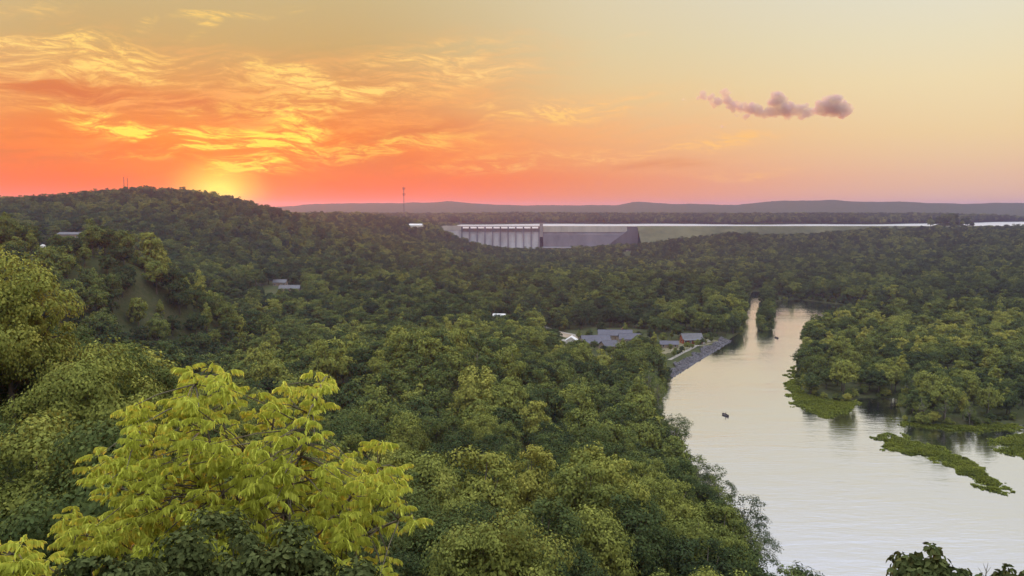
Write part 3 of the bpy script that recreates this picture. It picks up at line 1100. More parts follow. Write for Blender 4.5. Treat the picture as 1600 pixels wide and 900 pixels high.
pk, sz, tn = named('pick', 'INT'), named('size', 'FLOAT'), named('turn', 'FLOAT')
rotv = G.n('ShaderNodeCombineXYZ')
G.link(tn, rotv.inputs[2])
join = G.n('GeometryNodeJoinGeometry')
for j, s in enumerate(slots):
    cmp_ = G.n('FunctionNodeCompare', data_type='INT', operation='EQUAL')
    G.link(pk, cmp_.inputs[2])
    cmp_.inputs[3].default_value = j
    for ob in used_proto[s]:
        oi = G.n('GeometryNodeObjectInfo', transform_space='ORIGINAL')
        oi.inputs['Object'].default_value = ob
        ip = G.n('GeometryNodeInstanceOnPoints')
        G.link(m2p.outputs[0], ip.inputs['Points'])
        G.link(cmp_.outputs[0], ip.inputs['Selection'])
        G.link(oi.outputs['Geometry'], ip.inputs['Instance'])
        G.link(rotv.outputs[0], ip.inputs['Rotation'])
        G.link(sz, ip.inputs['Scale'])
        G.link(ip.outputs[0], join.inputs[0])
G.link(join.outputs[0], go.inputs[0])
md = forest.modifiers.new('scatter', 'NODES')
md.node_group = gn
print('TREES', nT, 'rest', len(rest), 'slots', len(slots), 'min vis single', vis[single].min())

# ------------------------------------------------------------------ the yellow-leaved tree in front
YEL = [(0.0, (0.24, 0.27, 0.035, 1)), (0.45, (0.45, 0.48, 0.070, 1)), (1.0, (0.66, 0.66, 0.15, 1))]
M_YEL = leaf_mat('yellow_leaflets', YEL, 0.42, attr=False, clump=0.9, bright=1.35, island=0.6)
M_TWIG = plain('grey_twig_bark', (0.13, 0.11, 0.07), 0.9, 0.35, 8.0, 0.3)


def compound_leaf(rng):
    """a drooping feather leaf: arched midrib with pairs of hanging leaflets"""
    V, Fc = [], []
    Lr = rng.uniform(0.19, 0.29)
    drop = rng.uniform(0.25, 0.5)
    n = 9

    def rib(s):
        return np.array([Lr * (s - 0.12 * s * s), 0.02 * math.sin(3 * s), Lr * (0.22 * s - drop * s * s)])
    for i in range(5):
        a, b = rib(i / 5), rib((i + 1) / 5)
        w = 0.005
        k = len(V)
        V += [a + (0, w, 0), a - (0, w, 0), b - (0, w, 0), b + (0, w, 0)]
        Fc += [(k, k + 1, k + 2), (k, k + 2, k + 3)]
    for i in range(n + 1):
        s = 0.16 + 0.84 * i / n
        c = rib(s)
        for sd in ((-1, 1) if i < n else (0,)):
            L = rng.uniform(0.085, 0.135) * (1 - 0.35 * abs(s - 0.5))
            d = unit(np.array([0.22 + 0.25 * s, sd * rng.uniform(.2, .55), -rng.uniform(0.8, 1.25)]))
            if sd == 0:
                d = unit(np.array([0.6, 0.1, -0.9]))
            side = unit(np.cross(d, np.array([0.2, -sd * 0.9 + 0.1, 0.5]))) * L * 0.2
            fold = np.array([0.0, sd * -0.010, 0.012])
            k = len(V)
            V += [c, c + d * L * .45 + side + fold, c + d * L + np.array([0, 0, -.012]), c + d * L * .45 - side + fold]
            Fc += [(k, k + 1, k + 2), (k, k + 2, k + 3)]
    return np.array(V), np.array(Fc)


LEAFV = [compound_leaf(np.random.default_rng(40 + i)) for i in range(10)]
LEAFM = [mk_mesh('leaf', v, f, M_YEL) for v, f in LEAFV]

OUT = [(268, 580), (300, 566), (345, 566), (368, 596), (362, 655), (392, 676), (402, 612), (425, 586), (450, 600), (460, 660), (478, 596), (505, 570), (524, 588),
       (516, 622), (496, 650), (495, 700), (520, 712), (560, 708), (578, 694), (608, 690), (622, 718), (640, 745), (628, 770), (600, 792), (648, 795), (660, 822), (635, 832),
       (590, 828), (560, 848), (615, 880), (628, 915), (400, 915), (140, 884), (82, 850), (80, 822), (95, 800), (132, 792), (178, 770), (128, 748), (134, 716), (176, 704), (205, 690),
       (184, 650), (190, 628), (222, 626), (238, 650), (262, 628)]


def yellow_tree(name, outline, base, Y0, depth, n_tip, limbs, rng, n_single, label, group, seed_leaf=6, fork_z=2.3):
    root = bpy.data.objects.new(name, None)
    COL.objects.link(root)
    root.location = base
    base = np.array(base)
    Po = np.array(outline, float)
    tips = []
    lo, hi = Po.min(0), Po.max(0)
    # rim tips first, then the inside
    per = []
    for i in range(len(Po)):
        a, b = Po[i], Po[(i + 1) % len(Po)]
        L = np.hypot(*(b - a))
        for k in range(max(1, int(L / 26))):
            per.append(a + (b - a) * (k + rng.uniform(0, .8)) / max(1, int(L / 26)))
    cen = Po.mean(0)
    for p_ in per:
        p_ = p_ + (cen - p_) * 0.04
        tips.append(at(p_[0], p_[1], Y0 + rng.uniform(-.55, .55) * depth))
    while len(tips) < n_tip:
        p_ = rng.uniform(lo, hi)
        if sdist(np.array([p_[0]]), np.array([p_[1]]), Po)[0] < -15:
            tips.append(at(p_[0], p_[1], Y0 + rng.uniform(-1, 1) * depth))
    tips = np.array(tips)
    fork = base + np.array([0.0, 0.3, fork_z])
    mb = MB()
    mb.tube([(0, 0, -0.4), (0.05, 0.1, fork_z * .5), tuple(fork - base)], [0.14, 0.11, 0.07], 8)
    mb.build('trunk', M_TWIG, root, smooth=True)
    samples = [fork]
    for (u, v) in limbs:
        e = at(u, v, Y0 + rng.uniform(.0, .6) * depth)
        s0 = fork + (np.array([0, 0, -rng.uniform(0, .8)]))
        mid = s0 * .5 + e * .5 + np.array([rng.uniform(-.15, .15), rng.uniform(-.15, .15), 0.18])
        q = [s0 * (1 - k) ** 2 + 2 * mid * k * (1 - k) + e * k * k for k in np.linspace(0, 1, 16)]
        MB().tube([tuple(p_ - base) for p_ in q], list(np.linspace(0.055, 0.012, 16)), 6).build('branch', M_TWIG, root, smooth=True)
        samples += q[3:]
    samples = np.array(samples)
    tw = MB()
    Ls = []
    for tp in tips:
        d2 = ((samples - tp) ** 2).sum(1) * rng.uniform(.7, 1.3, len(samples)) + np.where(samples[:, 2] > tp[2] + .3, 2.0, 0)
        s0 = samples[np.argmin(d2)]
        mid = s0 * .45 + tp * .55 + np.array([0, 0, .06])
        tw.tube([tuple(s0 - base), tuple(mid - base), tuple(tp - base)], [0.016, 0.011, 0.005], 4)
        dirn = unit(tp - s0)
        a0 = rng.uniform(0, 6.28)
        for k in range(seed_leaf + int(rng.integers(-1, 3))):
            an = a0 + k * 2.4 + rng.uniform(-.3, .3)
            pos = tp - dirn * rng.uniform(0, .35) * (k > 3) + rng.normal(size=3) * 0.03
            Ls.append((pos - base, an, rng.uniform(-.25, .3), rng.uniform(.72, 1.15), int(rng.integers(0, len(LEAFM)))))
    tw.build('twigs', M_TWIG, root)
    # the leaves that show largest (nearest the viewpoint) one by one, the others joined
    Ls.sort(key=lambda q_: q_[0][1] + rng.uniform(-.5, .5))
    Vs, Fs, nv = [], [], 0
    for j, (pos, an, pit, sc, vi) in enumerate(Ls):
        M_ = Matrix.Translation(Vector(pos)) @ Matrix.Rotation(an, 4, 'Z') @ Matrix.Rotation(-pit, 4, 'Y') @ Matrix.Scale(sc, 4)
        if j < n_single:
            o = add('leaf', LEAFM[vi], root)
            o.matrix_local = M_
        else:
            A = np.array(M_)
            v = LEAFV[vi][0] @ A[:3, :3].T + A[:3, 3]
            Vs.append(v)
            Fs.append(LEAFV[vi][1] + nv)
            nv += len(v)
    if Vs:
        tag(add('foliage', mk_mesh('foliage', np.vstack(Vs), np.vstack(Fs), M_YEL), root), kind='stuff')
    tag(root, label, 'tree', group)
    return root


LIMBS = [(305, 600), (345, 640), (430, 625), (500, 605), (215, 680), (160, 735), (105, 825), (590, 730), (640, 805), (545, 800), (400, 720), (260, 800), (320, 760), (470, 740), (540, 880)]
bx = at(385, 700, 15.0)
yellow_tree('yellow_tree', OUT, (bx[0], 15.0, gz(bx[0], 15.0)), 15.0, 1.7, 560, LIMBS, np.random.default_rng(5), 300,
            'bright yellow-green tree with drooping feathery leaves in front of the forest', 'yellow-leaved trees')
OUT2 = [(-40, 850), (10, 842), (40, 846), (60, 868), (88, 880), (96, 905), (60, 930), (-40, 930)]
b2 = at(15, 900, 11.5)
yellow_tree('yellow_tree', OUT2, (b2[0], 11.5, gz(b2[0], 11.5)), 11.5, 0.7, 34, [(20, 866), (60, 890), (-20, 880)], np.random.default_rng(8), 60, fork_z=0.6, label='small yellow-leaved sapling cut off by the bottom left corner', group='yellow-leaved trees')

# ------------------------------------------------------------------ shrubs right in front
SHR = [(0.0, (0.028, 0.040, 0.018, 1)), (0.5, (0.070, 0.085, 0.030, 1)), (1.0, (0.16, 0.165, 0.055, 1))]
M_SHRUB = leaf_mat('shrub_leaves', SHR, 0.25, attr=False, clump=1.6, bright=1.3, island=0.7)


def oval_leaves(P, N, size, rng):
    n = len(P)
    a = unit(np.cross(N, unit(rng.normal(size=(n, 3)))) + np.array([0, 0, -0.35]))
    b = unit(np.cross(N, a))
    s = size[:, None]
    up = unit(np.cross(a, b)) * s * 0.14
    pts = [P, P + a * s * .35 + b * s * .32 + up, P + a * s * .75 + b * s * .26 + up, P + a * s * 1.1, P + a * s * .75 - b * s * .26 + up, P + a * s * .35 - b * s * .32 + up]
    V = np.stack(pts, 1).reshape(-1, 3)
    i = np.arange(n)[:, None] * 6
    return V, np.concatenate([i + np.array([[0, 1, 2]]), i + np.array([[0, 2, 3]]), i + np.array([[0, 3, 4]]), i + np.array([[0, 4, 5]])], 1).reshape(-1, 3)


def shrub(u, v_top, Y, width_px, n_leaf, leaf, seed, label, cat='shrub', name='shrub', mat=None, group=None, height_=None):
    rng = np.random.default_rng(seed)
    top = at(u, v_top, Y)
    base_z = gz(top[0], Y)
    Hh = top[2] - base_z
    rx = width_px / F * Y * 0.5
    rz = min(Hh * 0.48, rx * 1.05)
    root = bpy.data.objects.new(name, None)
    COL.objects.link(root)
    root.location = (top[0], Y, base_z)
    P, N, C = crown_points(rng, 26, n_leaf, rx * .92, rz * .9, Hh - rz, rx * 0.30, 0.15, 0.2, True)
    V, Fc = oval_leaves(P, N, leaf * rng.uniform(.6, 1.25, len(P)), rng)
    tag(add('foliage', mk_mesh('foliage', V, Fc, mat or M_SHRUB), root), kind='stuff')
    for k in range(4):
        a = k * 1.6 + rng.uniform(0, 1)
        MB().tube([(0.05 * math.cos(a), 0.05 * math.sin(a), -.3), (rx * .25 * math.cos(a), rx * .25 * math.sin(a), Hh * .4), (rx * .5 * math.cos(a), rx * .5 * math.sin(a), Hh * .8)], [0.035, 0.025, 0.008], 5).build('stem', M_TWIG, root)
    mb = MB()
    for c in C:
        mb.tube([(c[0] * .3, c[1] * .3, Hh * .35), (c[0] * .7, c[1] * .7, c[2] * .75 + .05), tuple(c)], [0.016, 0.01, 0.004], 4)
    mb.build('twigs', M_TWIG, root)
    tag(root, label, cat, group)
    return root


shrub(330, 818, 9.5, 240, 8500, 0.062, 61, 'dark leafy shrub below the yellow tree', group='shrubs at the viewpoint')
shrub(450, 838, 9.0, 170, 5600, 0.062, 62, 'smaller dark shrub at the bottom right of the yellow tree', group='shrubs at the viewpoint')
shrub(175, 862, 8.5, 170, 5000, 0.06, 63, 'low dark shrub beside the yellow sapling at the bottom', group='shrubs at the viewpoint')
shrub(1448, 864, 19.0, 120, 1500, 0.17, 64, 'small dark treetop against the river at the bottom right', 'tree', 'broadleaf_tree')
shrub(1590, 893, 17.0, 60, 600, 0.15, 65, 'tip of a dark treetop in the bottom right corner', 'tree', 'broadleaf_tree')
# bare twigs standing up at the bottom edge
tb = at(1541, 900, 16.0)
MBt = MB()
root = bpy.data.objects.new('bare_sapling', None)
COL.objects.link(root)
root.location = (tb[0], 16.0, gz(tb[0], 16.0))
hz = tb[2] - root.location.z


def P2(u, v):
    q_ = at(u, v, 16.0)
    return (q_[0] - root.location.x, 0, q_[2] - root.location.z)


MB().tube([(0, 0, -.3), (0.02, 0, hz * .6), P2(1540, 902), P2(1541, 893), P2(1544, 879)], [0.03, 0.022, 0.012, 0.008, 0.003], 5).build('trunk', M_PALEBARK, root)
for (a, b) in (((1541, 896), (1549, 885)), ((1541, 893), (1536, 880)), ((1540, 905), (1528, 886)), ((1540, 905), (1559, 890))):
    MB().tube([P2(*a), P2((a[0] + b[0]) / 2, (a[1] + b[1]) / 2), P2(*b)], [0.007, 0.005, 0.002], 4).build('branch', M_PALEBARK, root)
tag(root, 'leafless pale sapling twigs at the bottom edge against the river', 'tree')

# ------------------------------------------------------------------ the dam
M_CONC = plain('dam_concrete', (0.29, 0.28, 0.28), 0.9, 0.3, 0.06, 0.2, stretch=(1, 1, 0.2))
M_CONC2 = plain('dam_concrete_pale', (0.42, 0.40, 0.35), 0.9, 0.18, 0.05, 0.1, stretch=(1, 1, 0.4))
M_STAIN_SHADE = plain('dam_concrete_stain_shade', (0.115, 0.11, 0.12), 0.9, 0.35, 0.05, 0.2, stretch=(1, 1, 0.15))  # stained concrete, darkened to paint in pier shadow lines and the shaded face
M_GATE = plain('gate_steel', (0.16, 0.15, 0.15), 0.6, 0.25, 0.3)
M_EMB = plain('embankment_grass', (0.075, 0.088, 0.036), 1.0, 0.35, 0.05, 0.3, c2=(0.115, 0.115, 0.055, 1))


def DX(u):
    return (u - 800) / F * DAM_Y


dam = bpy.data.objects.new('dam', None)
COL.objects.link(dam)
dam.location = (0, DAM_Y, 0)
CR = 59.6                                  # crest level
S0, S1 = DX(722), DX(842)
NB = 10
pit = (S1 - S0) / NB
# left abutment block
MB().prism([(8, -3), (8, CR), (-1, CR), (-1, 50.5), (-18, 10), (-22, -3)], DX(690), S0 - 1.6).build('abutment_block', M_CONC, dam)
MB().box(DX(692), S0 - 1.7, -1.5, -1.004, 50.8, CR + 0.9).build('crest_parapet', M_CONC2, dam)
# spillway: stepped back ogee face under each gate, piers between, bridge over
for k in range(NB):
    x0, x1 = S0 + k * pit + 1.5, S0 + (k + 1) * pit - 1.5
    MB().prism([(8, -3), (8, 46.5), (4, 47.6), (0, 46.6), (-5, 41), (-14, 24), (-24, 8), (-34, 2), (-34, -3)], x0, x1).build('spillway_bay', M_CONC, dam)
    MB().prism([(1.2, 47.0), (2.2, 52.4), (2.4, 54.6), (1.9, 54.6), (1.4, 52.2), (0.4, 47.0)], x0 + .05, x1 - .05).build('spillway_gate', M_GATE, dam)
for k in range(NB + 1):
    x = S0 + k * pit
    MB().prism([(8, -3), (8, 58.0), (-6.5, 58.0), (-7, 47), (-17, 27), (-27, 10), (-38, 3), (-38, -3)], x - 1.48, x + 1.48).build('spillway_pier', M_STAIN_SHADE, dam)
MB().box(S0 - 1.6, S1 + 1.6, -4.5, 3.0, 58.002, CR).build('bridge_deck', M_CONC, dam)
for yy in (-4.6, 2.9):
    mb = MB()
    mb.box(S0 - 1.6, S1 + 1.6, yy, yy + .12, CR + .95, CR + 1.1)
    for k in range(60):
        xx = S0 + (S1 - S0) * (k + .5) / 60
        mb.box(xx - .07, xx + .07, yy, yy + .1, CR + .002, CR + .95)
    tag(mb.build('bridge_railing', M_GATE, dam), kind='stuff')
# lift tower
MB().box(S1 + 1.7, S1 + 8.5, -8, 4, 36, 64.5).box(S1 + 1.2, S1 + 9, -8.5, 4.5, 64.502, 65.4).build('lift_tower', M_CONC, dam)
# solid wall right of the spillway: pale upright head, darker sloping face
E0 = DX(995)
MB().prism([(8, -3), (8, CR - 1.2), (-.8, CR - 1.2), (-.8, 46.0), (-6, 40), (-26, -3)], S1 + 9.1, E0).build('wall_face', M_STAIN_SHADE, dam)
nseg = 14
for k in range(nseg):
    a, b = S1 + 9.2 + (E0 - 22 - S1 - 9.2) * k / nseg, S1 + 9.2 + (E0 - 22 - S1 - 9.2) * (k + 1) / nseg
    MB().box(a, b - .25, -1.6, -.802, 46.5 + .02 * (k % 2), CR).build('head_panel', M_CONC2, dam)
MB().box(S1 + 9.2, E0, -1.7, 8.2, CR - 1.198, CR + .1).build('crest_road', M_CONC2, dam)
# wing wall running down in front of the embankment end
MB().prism([(E0 - 98, -3), (E0 - 2, -3), (E0 - 2, 56.5), (E0 - 20, 54), (E0 - 60, 24)], -30, -27.5, axis=1).build('wing_wall', M_STAIN_SHADE, dam)
# earth embankment
W1 = DX(1720)
nst = 34
emb = MB()
V_, F_ = [], []
for i in range(nst + 1):
    x = E0 + (W1 - E0) * i / nst
    for (yy, zz) in ((9, 40), (9, CR), (1, CR), (-8, 54), (-40, 37), (-75, 19), (-112, -1)):
        j = (vnoise(np.array([i * .7]), np.array([yy * .05]), 4)[0] - .5) * (3 if zz < CR else .2)
        V_.append((x, yy + j * 2, zz + j))
for i in range(nst):
    for k in range(6):
        a = i * 7 + k
        F_.append((a, a + 1, a + 8, a + 7))
add('embankment', mk_mesh('embankment', V_, F_, M_EMB, True), dam)
MB().box(E0, W1, 1.2, 8, CR + .004, CR + .35).build('embankment_road', M_CONC2, dam)
tag(dam, 'long grey concrete dam with gated spillway and grassy embankment holding the lake', 'dam')

# buildings -------------------------------------------------------------
M_ROOFB = plain('blue_grey_roof', (0.095, 0.095, 0.115), 0.7, 0.2, 0.8, 0.2)
M_ROOFG = plain('grey_roof', (0.115, 0.115, 0.12), 0.7, 0.2, 0.8, 0.2)
M_ROOFW = plain('white_roof', (0.62, 0.61, 0.58), 0.6, 0.12, 0.8, 0.1)
M_WALLW = plain('white_siding', (0.62, 0.60, 0.55), 0.8, 0.12, 1.0)
M_WALLR = plain('red_brown_logs', (0.30, 0.085, 0.035), 0.8, 0.3, 1.0, stretch=(.3, .3, 4))
M_WALLT = plain('tan_siding', (0.26, 0.21, 0.16), 0.8, 0.2, 1.0)
M_TRIM = plain('trim_paint', (0.55, 0.53, 0.5), 0.7, 0.1, 2.0)
M_GLASS = plain('window_glass', (0.05, 0.055, 0.06), 0.12, 0.2, 1.0, spec=0.6)
M_DOOR = plain('door_wood', (0.15, 0.09, 0.05), 0.7, 0.3, 2.0)
M_BRICK = plain('chimney_brick', (0.25, 0.12, 0.08), 0.9, 0.3, 3.0)


def house(u, v, Y, L, D, Hw, Hr, rot, wall, roof, label, name='house', cat='house', group=None, chimney=False, z=None, porch=False):
    p_ = at(u, v, Y)
    z = gz(p_[0], Y) if z is None else z
    root = bpy.data.objects.new(name, None)
    COL.objects.link(root)
    root.location = (p_[0], Y, z)
    root.rotation_euler = (0, 0, R(rot))
    MB().prism([(-D / 2, -1.5), (D / 2, -1.5), (D / 2, Hw), (0, Hw + Hr * .94), (-D / 2, Hw)], -L / 2, L / 2).build('wall', wall, root)
    oh = 0.55
    s = Hr / (D / 2)
    rf = MB()
    for sg in (-1, 1):
        e = sg * (D / 2 + oh)
        rf.prism([(0, Hw + Hr + .02), (e, Hw - s * oh + .02), (e, Hw - s * oh + .22), (0, Hw + Hr + .24)], -L / 2 - oh, L / 2 + oh)
    ro = rf.build('roof', roof, root)
    MB().box(-L / 2 - oh, L / 2 + oh, -.14, .14, Hw + Hr + .2, Hw + Hr + .3).build('ridge_cap', roof, ro)
    if chimney:
        MB().box(L * .2, L * .2 + .9, D * .12, D * .12 + .9, Hw, Hw + Hr + 1.1).build('chimney', M_BRICK, ro)
    nw = max(2, int(L / 3.2))
    for i in range(nw):
        x = -L / 2 + L * (i + .5) / nw
        if i == nw // 2:
            d = MB().box(x - .5, x + .5, -D / 2 - .05, -D / 2 - .004, 0, 2.1).build('door', M_DOOR, root)
            MB().box(x + .34, x + .42, -D / 2 - .1, -D / 2 - .051, 1.0, 1.1).build('handle', M_TRIM, d)
        else:
            w = MB().box(x - .65, x + .65, -D / 2 - .04, -D / 2 - .003, .9, 2.2).build('window', M_GLASS, root)
            MB().box(x - .75, x + .75, -D / 2 - .07, -D / 2 - .003, .78, .898).box(x - .75, x + .75, -D / 2 - .07, -D / 2 - .003, 2.202, 2.32).box(x - .76, x - .652, -D / 2 - .068, -D / 2 - .003, .9, 2.2).box(x + .652, x + .76, -D / 2 - .068, -D / 2 - .003, .9, 2.2).build('frame', M_TRIM, w)
    for sg in (-1, 1):
        w = MB().box(sg * L / 2 + (.004 if sg > 0 else -.04), sg * L / 2 + (.04 if sg > 0 else -.004), -.7, .7, .9, 2.2).build('window', M_GLASS, root)
        MB().box(sg * L / 2 + (.005 if sg > 0 else -.07), sg * L / 2 + (.07 if sg > 0 else -.005), -.8, .8, .76, .898).build('sill', M_TRIM, w)
    if porch:
        MB().prism([(-D / 2 - 2.6, Hw - .75), (-D / 2 - .02, Hw - .05), (-D / 2 - .02, Hw + .1), (-D / 2 - 2.6, Hw - .6)], -L / 2, L / 2).build('porch_roof', roof, root)
        for i in range(4):
            x = -L / 2 + .2 + (L - .4) * i / 3
            MB().box(x - .09, x + .09, -D / 2 - 2.5, -D / 2 - 2.32, -1, Hw - .76).build('post', M_TRIM, root)
    tag(root, label, cat, group)
    return root


GRP = 'cabins by the river'
house(893, 528, 585, 8.0, 7, 3.2, 2.2, 82, M_WALLW, M_ROOFW, 'white house at the left end of the riverside cabins', group=GRP)
house(961, 512, 640, 24.0, 11, 3.4, 3.2, -4, M_WALLT, M_ROOFB, 'long blue-grey roofed lodge behind the other cabins', group=GRP, chimney=True)
house(984, 519, 622, 15.0, 10, 3.2, 3.2, -2, M_WALLT, M_ROOFB, 'blue-grey roofed wing at the right of the long lodge', group=GRP)
house(930, 528, 597, 19.0, 12, 3.2, 3.6, 8, M_WALLT, M_ROOFB, 'wide blue-grey roof in front of the long lodge', group=GRP, porch=True)
house(951, 535, 580, 11.0, 9, 3.0, 3.0, 30, M_WALLT, M_ROOFB, 'small turned blue-grey roof nearest the trees', group=GRP)
house(1080, 526, 620, 14.0, 9, 3.6, 3.2, 6, M_WALLR, M_ROOFG, 'red-brown cabin with pale roof above the stone bank', name='cabin', cat='cabin', group=GRP, porch=True)
house(1045, 534, 600, 12.0, 7, 2.6, 1.8, -3, M_WALLT, M_ROOFB, 'low grey roofed cabin between the lodge and the red cabin', name='cabin', cat='cabin', group=GRP)
house(780, 492, 690, 9.0, 6, 2.8, 1.5, -8, M_WALLW, M_ROOFW, 'pale roofed building among trees up the valley road')
house(438, 440, 830, 12.0, 8, 3.6, 2.4, -3, M_WALLT, M_ROOFG, 'upper grey roofed house on the wooded hillside', group='houses on the hillside')
house(453, 449, 800, 18.0, 9, 3.2, 2.6, 3, M_WALLT, M_ROOFG, 'lower long grey roofed house on the wooded hillside', group='houses on the hillside')
house(113, 366, 900, 26.0, 12, 4.0, 2.0, -5, M_WALLT, M_ROOFG, 'pale roofed house in the clearing on the left ridge')
house(650, 350, 1760, 26.0, 12, 7.0, 3.0, -10, M_WALLW, M_ROOFW, 'pale building among trees at the left end of dam')
house(870, 385, 1880, 62.0, 16, 8.0, 2.0, 0, M_WALLT, M_ROOFG, 'long low power house at the foot of the dam', name='power_house', cat='power house', z=7)

# white tank on the left hill
p_ = at(67, 386, 880)
tk = bpy.data.objects.new('water_tank', None)
COL.objects.link(tk)
tk.location = (p_[0], 880, p_[2] - 5.5)
prof = [(0.0, 8.2), (1.4, 7.9), (2.4, 7.1), (2.8, 6.0), (2.8, 0.0)]
mb = MB()
for i in range(len(prof) - 1):
    for k in range(16):
        a, b = 2 * math.pi * k / 16, 2 * math.pi * (k + 1) / 16
        (r0, z0), (r1, z1) = prof[i], prof[i + 1]
        mb.poly([(r0 * math.cos(a), r0 * math.sin(a), z0), (r1 * math.cos(a), r1 * math.sin(a), z1), (r1 * math.cos(b), r1 * math.sin(b), z1), (r0 * math.cos(b), r0 * math.sin(b), z0)])
mb.build('tank_shell', M_WALLW, tk, smooth=True)
mb = MB().tube([(2.95, 0, 0), (2.95, 0, 7)], .06, 4)
mb.tube([(2.95, .5, 0), (2.95, .5, 7)], .06, 4)
for k in range(12):
    mb.tube([(2.95, 0, .4 + k * .55), (2.95, .5, .4 + k * .55)], .04, 4)
mb.build('ladder', M_GATE, tk)
MB().tube([(0, 0, -22), (0, 0, -.01)], 2.6, 12).build('pedestal', M_CONC2, tk)
tag(tk, 'small white water tank standing among trees on the left hill', 'water tank')

# white stand-pipe tower near the foot of the dam
p_ = at(980, 396, 1840)
st = bpy.data.objects.new('service_tower', None)
COL.objects.link(st)
st.location = (p_[0], 1840, p_[2])
MB().prism([(-3.2, -30), (3.2, -30), (2.0, 5.5), (-2.0, 5.5)], -2.2, 2.2).build('tower_shaft', M_WALLW, st)
MB().box(-2.8, 2.8, -2.8, 2.8, 5.502, 6.4).build('tower_cap', M_CONC2, st)
MB().box(-9, -2.3, -2, 2, -30, -5.5).build('side_block', M_WALLW, st)
tag(st, 'small white tower in the trees below the dam', 'tower')


# radio masts -------------------------------------------------------------
M_MAST = plain('mast_steel', (0.14, 0.10, 0.10), 0.5, 0.2, 0.2)
M_MASTR = plain('mast_red_paint', (0.42, 0.05, 0.03), 0.6, 0.2, 0.2)


def mast(u, v0, v1, Y, w, label, panels=(), group=None):
    b, t_ = at(u, v0, Y), at(u, v1, Y)
    z0 = gz(b[0], Y)
    Hh = t_[2] - z0
    root = bpy.data.objects.new('radio_mast', None)
    COL.objects.link(root)
    root.location = (b[0], Y, z0)
    for k in range(3):
        a = k * 2.0944 + .3
        MB().tube([(w * math.cos(a), w * math.sin(a), 0), (w * .5 * math.cos(a), w * .5 * math.sin(a), Hh)], w * .22, 4).build('leg', M_MAST, root)
    br = MB()
    n = 14
    for i in range(n):
        f0, f1 = i / n, (i + 1) / n
        for k in range(3):
            a0, a1 = k * 2.0944 + .3, (k + 1) * 2.0944 + .3
            r0, r1 = w * (1 - .5 * f0), w * (1 - .5 * f1)
            br.tube([(r0 * math.cos(a0), r0 * math.sin(a0), Hh * f0), (r1 * math.cos(a1), r1 * math.sin(a1), Hh * f1)], w * .1, 3)
    br.build('bracing', M_MAST, root)
    for f in panels:
        for k in range(3):
            a = k * 2.0944
            x, y = 2.2 * w * math.cos(a), 2.2 * w * math.sin(a)
            MB().box(x - .5 * w, x + .5 * w, y - .5 * w, y + .5 * w, Hh * f - 2.4 * w, Hh * f + 2.4 * w).build('antenna', M_MASTR, root)
    MB().tube([(0, 0, Hh - 1), (0, 0, Hh + 3)], w * .15, 4).build('lightning_rod', M_MASTR, root)
    tag(root, label, 'mast', group)


mast(194, 300, 277, 1320, 0.9, 'thin mast on the ridge, the left of the pair', group='pair of masts on the ridge')
mast(199.5, 300, 278, 1322, 0.9, 'thin mast on the ridge, the right of the pair', group='pair of masts on the ridge')
mast(631, 318, 293, 2600, 1.5, 'tall lone mast with antenna rings on the far hill', panels=(.97, .80))

# ------------------------------------------------------------------ stone bank and paths
M_ROCK = plain('bank_rock', (0.11, 0.105, 0.11), 0.95, 0.45, 0.9, 0.3)
M_PATH = plain('pale_gravel', (0.27, 0.25, 0.21), 0.95, 0.15, 0.5)
M_LAWN = plain('mown_grass', (0.13, 0.14, 0.06), 1.0, 0.35, 0.15, 0.2, c2=(0.22, 0.19, 0.11, 1))
M_DIRT = plain('bare_earth', (0.28, 0.22, 0.15), 1.0, 0.25, 0.1)
bank_pts = [np.array(on_z(u, v, 0)) for u, v in ((1046, 590), (1066, 577), (1084, 566), (1104, 554), (1124, 542), (1140, 532))]


def along(P, f):
    f = f * (len(P) - 1)
    i = min(int(f), len(P) - 2)
    return P[i] + (P[i + 1] - P[i]) * (f - i)


rng = np.random.default_rng(77)
Vr, Fr = [], []
cube = np.array([(-1, -1, -1), (1, -1, -1), (1, 1, -1), (-1, 1, -1), (-1, -1, 1), (1, -1, 1), (1, 1, 1), (-1, 1, 1)]) * .5
cf = np.array([(3, 2, 1, 0), (4, 5, 6, 7), (0, 1, 5, 4), (1, 2, 6, 5), (2, 3, 7, 6), (3, 0, 4, 7)])
for k in range(4200):
    f = rng.uniform(0, 1)
    c = along(bank_pts, f)
    tg = unit(along(bank_pts, min(1, f + .02)) - along(bank_pts, max(0, f - .02)))
    inl = np.array([-tg[1], tg[0], 0])
    w = -1.5 + (4.0 + 5.0 * float(vnoise(np.array([f * 17.0]), np.array([3.3]), 6)[0])) * rng.uniform() ** 1.3
    q_ = c + inl * w
    q_[2] = max(-.3, -0.2 + max(w, 0) * .42) + rng.uniform(-.1, .3)
    A = np.linalg.qr(rng.normal(size=(3, 3)))[0]
    s_ = rng.uniform(.25, .5) * (1 + 1.6 * rng.uniform() ** 3) * rng.uniform(.6, 1.3, 3)
    v = (cube * rng.uniform(.75, 1.2, (8, 1)) * s_) @ A.T + q_
    Fr.append(cf + len(Vr) * 8)
    Vr.append(v)
tag(add('riprap', mk_mesh('riprap', np.vstack(Vr), np.vstack(Fr), M_ROCK)), 'grey broken stone covering the bank below the red cabin', 'rocks', kind='stuff')


